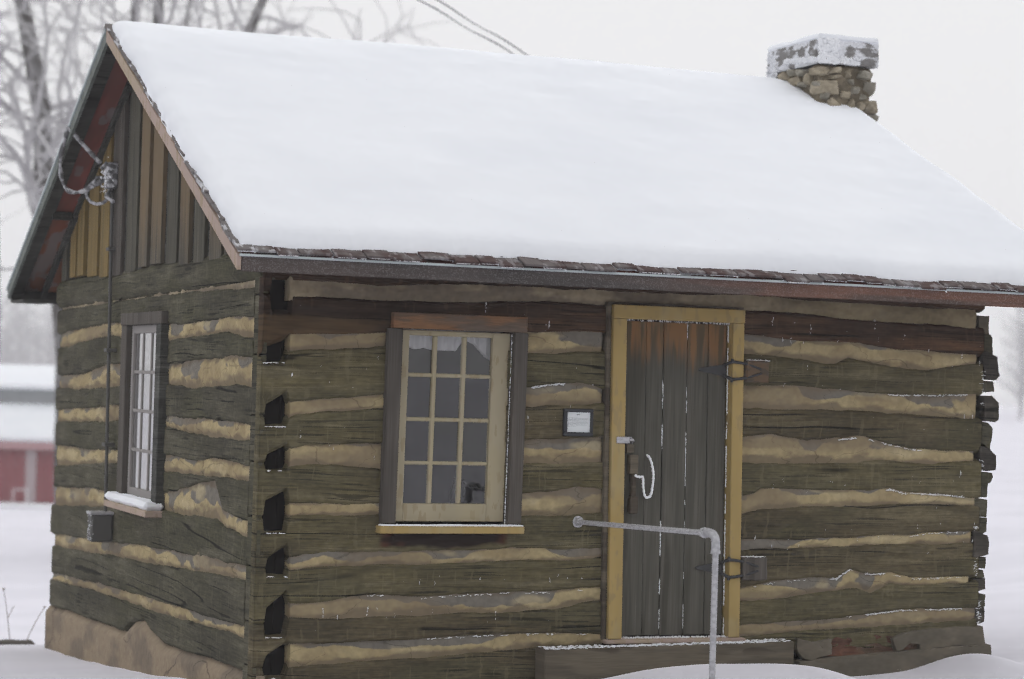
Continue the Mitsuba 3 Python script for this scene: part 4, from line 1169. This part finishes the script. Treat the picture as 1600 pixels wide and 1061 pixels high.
SRV = thing('service_cable', 'frosted electric cable strung from the rear bargeboard to the gable bracket with a drooping loop', 'cable')
bk = np.array([-0.10, 3.74, 2.80])
add('bracket', cat_mesh([bx((-0.09, 3.66, 2.72), (-0.02, 3.80, 2.90), 0.01), tube([(-0.05, 3.62, 2.86), (-0.12, 3.60, 2.88), (-0.15, 3.60, 2.84)], 0.016, 8), tube([(-0.05, 3.82, 2.80), (-0.13, 3.84, 2.80), (-0.15, 3.84, 2.75)], 0.016, 8), tube([(-0.06, 3.70, 2.72), (-0.10, 3.66, 2.66), (-0.06, 3.60, 2.62)], 0.014, 8)]), 'cable_black', SRV, smooth=40)
w1 = spline([(-0.31, 4.00, 3.155), (-0.22, 3.90, 3.03), (-0.12, 3.80, 2.90)], 24)
w2 = spline([(-0.31, 4.00, 3.15), (-0.32, 4.16, 2.99), (-0.31, 4.22, 2.86), (-0.28, 4.18, 2.745), (-0.22, 4.05, 2.705), (-0.15, 3.92, 2.735), (-0.10, 3.80, 2.78)], 50)
w3 = spline([(-0.14, 3.84, 2.78), (-0.16, 3.98, 2.66), (-0.12, 3.88, 2.62), (-0.06, 3.72, 2.70)], 24)
add('wire', tube(w1, 0.016, 8), 'cable_black', SRV, smooth=50)
add('wire', tube(w2, 0.015 + 0.004 * np.sin(np.arange(50) * 0.7), 8), 'cable_black', SRV, smooth=50)
add('wire', tube(w3, 0.012, 8), 'cable_black', SRV, smooth=50)
pr = np.random.default_rng(18)
add('frost', flecks(bk + pr.normal(0, 1, (90, 3)) * [0.015, 0.05, 0.05] + [0.02, 0.0, 0], 0.008, pr), 'frost', SRV, kind='stuff')

for i, (a, b, lb) in enumerate((((4.05, 9, 5.16), (5.18, 9, 4.66), 'lower of the two thin overhead wires running down behind the roof'),
                                ((4.22, 9, 5.18), (5.36, 9, 4.65), 'upper of the two thin overhead wires running down behind the roof'))):
    a, b = np.array(a), np.array(b)
    d = (b - a) / np.linalg.norm(b - a)
    s = np.linspace(-14, 3.6, 240)
    p = a + s[:, None] * d
    p[:, 2] += 0.0006 * s ** 2 + 0.008 * np.sin(s * 9.0 + i)
    p[:, 1] += 0.008 * np.cos(s * 9.0 + i)
    add('overhead_wire', tube(p, 0.0065 + 0.0015 * np.sin(s * 9), 6), 'line_wire', smooth=True, label=lb, cat='wire', group='overhead wires behind the roof')

# ------------------------------------------------------------------ rime on the cabin: ticks in the adze marks, white lips on ledges, frosted door edges
pr = np.random.default_rng(40)
pts, sz, st = [], [], []
rows = [(0.20, 1.9, 1.80, 0.03), (2.97, 4.58, 1.78, 0.035), (2.97, 4.58, 1.56, 0.05), (2.97, 4.58, 1.255, 0.04), (2.97, 4.58, 0.90, 0.035), (3.1, 4.3, 0.49, 0.012), (0.7, 1.9, 0.34, 0.02), (0.16, 0.7, 1.45, 0.04), (1.55, 2.05, 1.53, 0.04),
        (2.97, 4.58, 0.62, 0.05), (0.16, 2.0, 0.12, 0.04), (0.16, 0.7, 1.1, 0.05), (1.55, 2.05, 1.2, 0.05)]
for x0, x1, z, dz in rows:
    x = x0
    while x < x1:
        x += abs(pr.normal(0.045, 0.04)) + 0.010
        if pr.random() < 0.75:
            h = 0.005 + 0.013 * pr.random() ** 2
            zz = z + pr.normal(0, dz)
            for q in range(pr.integers(1, 4)):
                pts.append((x + pr.normal(0, 0.002), 0.004, zz + q * h * 1.3)); sz.append(h)
TICK = flecks(pts, np.array(sz) * 0.50, pr, (0.26, 0.9, 1.35))
edge = []


def lip(names, x0, x1, n, dz=0.0, d=0.006, void=None):
    b = band(names)
    u = x0 + (x1 - x0) * pr.random(n)
    keep = meshkit.noise(np.stack([u * 9, u * 0, u * 0], -1), 3) > 0.30
    u = u[keep]
    edge.append(np.stack([u, d + pr.normal(0, 0.004, len(u)), top_of(b, u) + dz + pr.normal(0, 0.0025, len(u))], 1))


lip(['B2'], 1.60, 1.82, 120); lip(['D2'], 3.95, 4.60, 120); lip(['D3'], 3.60, 3.85, 90); lip(['D4'], 3.95, 4.62, 200); lip(['D3'], 3.9, 4.2, 40)
lip(['D6'], 3.55, 3.95, 140); lip(['D6'], 4.0, 4.5, 50); lip(['D7'], 3.7, 4.62, 260); lip(['L6'], 0.6, 1.95, 90); lip(['L7'], 1.0, 2.0, 110); lip(['D5'], 4.1, 4.6, 40)
lip(['D6'], 3.05, 3.5, 40)
for k in range(1, 8):                                # frost on the lower lips of the corner gaps
    (a0, t0, b0), (a1, t1, b1) = VOID[k]
    u = a0 + (a1 - a0) * pr.random(30)
    u = u[meshkit.noise(np.stack([u * 40, u * 0 + k, u * 0], -1), 3) > 0.45]
    edge.append(np.stack([u, 0.004 + 0 * u, np.interp(u, [a0, a1], [b0, b1]) + 0.003 * pr.random(len(u))], 1))
for x, z0, z1, n in ((4.625, 1.40, 1.62, 18), (4.60, 0.35, 0.66, 60), (4.63, 0.06, 0.2, 40), (4.63, 1.0, 1.1, 20)):
    w = pr.random(n)
    edge.append(np.stack([x + pr.normal(0, 0.008, n), 0.0 + 0 * w, z0 + (z1 - z0) * w], 1))
LIP = flecks(np.vstack(edge), 0.0034, pr, (2.4, 1, 0.6))
add('frost', cat_mesh([TICK, LIP]), 'frost', WALL, kind='stuff', label='tiny frost flecks caught on the hewn logs')


def vline(x, z0, z1, n, d, gaps=0.35, seed=1):
    z = z0 + (z1 - z0) * pr.random(n)
    z = z[meshkit.noise(np.stack([z * 14, z * 0 + seed, z * 0], -1), seed) > gaps]
    return np.stack([x - 0.0125 * z + pr.normal(0, 0.0012, len(z)), d + 0 * z, z], 1)


df = [vline(2.4515, 0.05, 1.50, 420, 0.022, 0.42, 2), vline(2.6065, 0.05, 1.50, 360, 0.024, 0.5, 3), vline(2.190, 0.05, 1.84, 480, 0.012, 0.35, 4), vline(2.868, 0.0, 1.83, 700, 0.010, 0.15, 5), vline(2.6065, 1.5, 1.84, 60, 0.024, 0.4, 6)]
x = 2.17 + 0.68 * pr.random(90)
df.append(np.stack([x, 0.004 + 0 * x, 1.843 + pr.normal(0, 0.0015, 90)], 1))
x = 2.10 + 0.80 * pr.random(420)
df.append(np.stack([x, -0.03 + 0.05 * pr.random(420), 0.002 + 0 * x], 1))
add('frost', flecks(np.vstack(df), 0.0036, pr, (0.8, 0.8, 1.8)), 'frost', DOOR, kind='stuff')
wf = [np.stack([1.4505 + 0.011 * (z - 0.66), 0.0 * z - 0.004, z], 1) for z in [0.66 + 1.08 * pr.random(240)]]
add('frost', flecks(wf[0], 0.0035, pr, (0.8, 0.8, 1.3)), 'frost', WIN, kind='stuff')
add('frost', flecks(np.vstack(joints), 0.0038, pr, (1.5, 1, 0.8)), 'frost', ROOF, kind='stuff')

# ------------------------------------------------------------------ background: barn, trees, far wood, weeds
BARN = thing('barn', 'red barn with snowy lean-to roof and grey upper wall far behind the cabin', 'barn')
ca, sa = 0.9262, -0.3770


def place(m, o=(9.40, 58.4, -2.66)):
    v = np.array(m.vertices)
    m.vertices = np.stack([o[0] + ca * v[:, 0] - sa * v[:, 1], o[1] + sa * v[:, 0] + ca * v[:, 1], o[2] + v[:, 2]], 1)
    return m


def bb(name, mat_, lo, hi, parent=None, c=0.01, **k):
    return add(name, place(bx(lo, hi, c)), mat_, parent or BARN, **k)


LOW = bb('wall', 'barn_red', (-9, 0.0, -0.3), (7, 4.0, 1.80))
for i in range(-12, 14):
    bb('board', 'barn_red', (i * 0.30, -0.03, 0.0), (i * 0.30 + 0.285, 0.0, 1.60), LOW)
bb('door_post', 'barn_pale', (-0.02, -0.07, 0.0), (0.30, -0.03, 1.60), LOW)
bb('eave_board', 'barn_trim', (-9.1, -0.32, 1.62), (7.1, -0.26, 1.86), LOW)
def lean_roof(z0, z1, y0, y1, t, x0=-9.2, x1=7.2):
    m = prism([(y0, z0), (y1, z1), (y1, z1 + t), (y0 + 0.05, z0 + t), (y0 - 0.04, z0 + 0.5 * t)], x0, x1, SIDEMAP)
    v = np.array(m.vertices)
    m.vertices = v
    return place(m)
v_fix = lambda m: m
add('lower_roof', lean_roof(1.86, 2.80, -0.34, 3.2, 0.16), 'snow', BARN, label='snow-covered lower roof')
bb('upper_wall', 'shed_grey', (-9, 3.2, 1.8), (7, 8.0, 3.42))
add('upper_roof', lean_roof(3.42, 4.05, 2.9, 7.0, 0.16), 'snow', BARN, label='snow-covered upper roof')
bb('platform', 'shed_grey', (-9, -1.6, -0.45), (7, -0.02, -0.10))
bb('platform_snow', 'snow', (-9, -1.62, -0.095), (7, -0.08, -0.02))
RL = thing('barn_railing', 'small white railing on the platform before the red barn', 'railing')
for x in (-0.20, 0.22):
    add('post', place(bx((x - 0.015, -0.9, -0.09), (x + 0.015, -0.87, 0.42), 0.003)), 'frost', RL)
add('rail', place(bx((-0.20, -0.9, 0.42), (0.24, -0.87, 0.45), 0.003)), 'frost', RL)


def tree_mesh(base, pts, r0, seed, nb, spread, droop=0.0, length=3.2, levels=3, twig=0.010, first=0.35):
    """Bare tree: trunk through pts, limbs branching down to fine frosted twigs. Returns (trunk mesh, crown mesh)."""
    rg = np.random.default_rng(seed)
    P = spline(np.array(pts) + np.array(base), 40)
    R = np.linspace(r0, r0 * 0.28, 40)
    trunk = rough(tube(P, R, 9), r0 * 0.12, 3.0, seed)
    segs = []

    def grow(p, d, ln, r, lv):
        n = 5 if lv < levels else 4
        pts_ = [p]
        q = p.copy()
        for k in range(n):
            d = d + rg.normal(0, 0.20, 3) + [0, 0, 0.05 if lv < 2 else -droop]
            d /= np.linalg.norm(d)
            q = q + d * ln / n
            pts_.append(q.copy())
            if lv < levels:
                for _ in range(2 if lv >= 1 else 2):
                    if rg.random() < 0.46:
                        s = rg.normal(0, 1, 3)
                        s -= s.dot(d) * d
                        s /= np.linalg.norm(s)
                        grow(q.copy(), d * 0.75 + s * spread, ln * (0.45 + 0.25 * rg.random()), r * 0.55, lv + 1)
        segs.append((np.array(pts_), r, lv))

    for k in range(nb):
        t = first + (1 - first) * (k + rg.random()) / nb
        i = min(39, int(t * 39))
        a = rg.random() * 2 * np.pi
        d = np.array([math.cos(a), math.sin(a), 0.35 + 0.5 * rg.random()])
        grow(P[i].copy(), d / np.linalg.norm(d), length * (1.15 - 0.5 * t), R[i] * 0.42, 1)
    return trunk, bundle([(p, np.linspace(max(r, twig), max(r * 0.5, twig * 0.7), len(p))) for p, r, lv in segs])


def bundle(lines, sides=3):
    """Many thin open tubes (points, radii) as one mesh."""
    V, Fc, at = [], [], 0
    by = {}
    for p, r in lines:
        by.setdefault(len(p), []).append((p, r))
    ang = np.arange(sides) * 2 * np.pi / sides
    for n, ls in by.items():
        p = np.array([a for a, _ in ls], float)
        r = np.array([b for _, b in ls], float)
        t = np.gradient(p, axis=1)
        t /= np.linalg.norm(t, axis=2, keepdims=True) + 1e-12
        a = np.cross(t, np.array([0.23, 0.41, 0.88]))
        a /= np.linalg.norm(a, axis=2, keepdims=True) + 1e-9
        b = np.cross(t, a)
        v = p[:, :, None] + r[:, :, None, None] * (np.cos(ang)[None, None, :, None] * a[:, :, None] + np.sin(ang)[None, None, :, None] * b[:, :, None])
        i, j = np.meshgrid(np.arange(n - 1), np.arange(sides), indexing='ij')
        q = np.stack([i * sides + j, i * sides + (j + 1) % sides, (i + 1) * sides + (j + 1) % sides, (i + 1) * sides + j], -1).reshape(-1, 4)[:, ::-1]
        Fc.append((q[None] + (np.arange(len(ls)) * n * sides)[:, None, None] + at).reshape(-1, 4))
        V.append(v.reshape(-1, 3))
        at += v.size // 3
    v, q = np.vstack(V), np.vstack(Fc)
    return v, np.vstack([q[:, [0, 1, 2]], q[:, [0, 2, 3]]])


def tree(label, base, pts, r0, seed, nb=9, spread=0.75, length=3.2, levels=3, twig=0.0065, droop=0.0, group='bare frosted trees behind the cabin', first=0.45):
    k = thing('bare_tree', label, 'tree', group)
    t, c = tree_mesh(base, pts, r0, seed, nb, spread, droop, length, levels, twig, first)
    add('trunk', t, 'bark', k, smooth=True)
    add('crown', c, 'frost_twig', k, smooth=False)


def gb(x, y):
    return (x, y, float(ground_z(x, y)) - 0.15)


# sideways direction as seen past the cabin: (0.926, -0.378)
def along(h_side):
    return [(0.926 * s, -0.378 * s, h) for h, s in h_side]


tree('large bare tree at the far left, its trunk curving behind the rear eave', gb(5.9, 33.0), along([(0, 0), (4, -0.35), (5.8, -0.62), (7, -0.95), (8.3, -1.02), (9.6, -1.2), (13, -1.7)]), 0.38, 3, nb=12, length=3.8, levels=3)
tree('bare tree with a straight trunk rising directly behind the roof peak', gb(6.45, 32.4), along([(0, 0), (5, -0.05), (9, 0.0), (14, 0.1)]), 0.20, 5, nb=9, length=3.4, levels=3)
tree('bare tree with a straight trunk just right of the roof peak', gb(6.80, 32.1), along([(0, 0), (5, 0.05), (9, 0.03), (14, 0.3)]), 0.26, 6, nb=9, length=3.4, levels=3)
tree('slender bare tree between the straight trunks and the leaning one', gb(8.6, 37.5), along([(0, 0), (5, -0.1), (9, -0.1), (13, 0.4)]), 0.15, 7, nb=9, length=3.0, levels=3)
tree('right-leaning bare tree whose long twigs reach over the roof ridge', gb(8.0, 31.8), along([(0, -0.8), (5, -0.45), (8, -0.1), (9.5, 0.25), (12, 1.2)]), 0.27, 8, nb=15, length=4.6, levels=3, droop=0.05)
tree('bare tree at the right edge of the photo, only its twig tips in view', gb(26.9, 24.2), along([(0, 0), (4, 0.1), (9, -0.2)]), 0.22, 9, nb=14, length=3.6, levels=3)
tree('faint bare tree behind the barn roof at the far left', gb(13.0, 88.0), along([(0, 0), (6, 0.3), (12, 0.0)]), 0.22, 10, nb=7, length=4.5, levels=2, twig=0.014, group='faint far bare trees')
tree('faint bare tree farther off, between the left trunk and the roof peak', gb(13.5, 70.0), along([(0, 0), (8, 0.3), (16, 0.0)]), 0.22, 12, nb=8, length=4.8, levels=2, twig=0.012, group='faint far bare trees')


def far_wood():
    rg = np.random.default_rng(50)
    ms = []
    for k in range(150):
        right = k % 2 == 0
        b = (0.222 + 0.10 * rg.random()) if right else (-0.26 + 0.12 * rg.random())
        dist = 150 + 60 * rg.random() if right else 170 + 60 * rg.random()
        x = CAM[0] + dist * (0.3775 + b * 0.926)
        y = CAM[1] + dist * (0.9258 - b * 0.378)
        h = 7 + 4 * rg.random()
        z = float(ground_z(x, y))
        ms.append(([(x, y, z - 0.3), (x + rg.normal(0, 0.3), y, z + h * 0.9)], [0.10, 0.04]))
        for _ in range(46):
            t = 0.12 + 0.85 * rg.random()
            a = rg.random() * 6.28
            ln = (1.0 - 0.5 * t) * 2.6
            p0 = np.array([x, y, z + h * t])
            d = np.array([math.cos(a), math.sin(a), 0.7])
            p1 = p0 + d * ln * 0.5
            ms.append(([p0, p1 + rg.normal(0, 0.15, 3), p0 + d * ln + rg.normal(0, 0.3, 3)], [0.035, 0.03, 0.02]))
    add('far_wood', bundle(ms), 'frost_twig', kind='stuff', label='frost-white wood fading into the mist on the horizon')


far_wood()
pr = np.random.default_rng(60)
add('timber_offcut', rough(bx((-0.50, 6.95, -0.93), (0.14, 7.20, -0.800), 0.015).subdivide_to_size(0.06), 0.01, 8, 3), 'trim_grey', smooth=35, label='dark flat timber offcut half buried in snow beside the rear corner', cat='timber')
for (pts, lb) in (([(-0.02, 7.14, -1.0), (-0.06, 7.16, -0.62), (-0.10, 7.16, -0.38)], 'tall thin dead weed stem left of the half-buried timber'),
                  ([(0.03, 7.11, -1.0), (0.12, 7.07, -0.72), (0.22, 7.04, -0.52)], 'short leaning dead weed stem rising over the half-buried timber')):
    W = thing('dead_weed', lb, 'weed', 'dead weed stems at the left')
    add('stem', tube(spline(pts, 14), np.linspace(0.004, 0.0025, 14), 5), 'weed_brown', W, smooth=True)
    add('seed_head', rough(trimesh.creation.icosphere(2, 0.010).apply_translation(pts[-1]), 0.006, 40, 2), 'weed_brown', W, smooth=True)
    add('side_shoot', tube([pts[1], np.array(pts[1]) + [0.05, 0, 0.10]], [0.004, 0.003], 4), 'weed_brown', W)

# ------------------------------------------------------------------ misty air round everything
scene['haze'] = {'type': 'cube', 'to_world': T().translate([0, 0, 9.0]).scale([460, 460, 17.0]), 'bsdf': {'type': 'null'}, 'interior': {'type': 'ref', 'id': 'air'}}
labels['haze'] = {'kind': 'stuff', 'label': 'thin snowy mist in the air'}
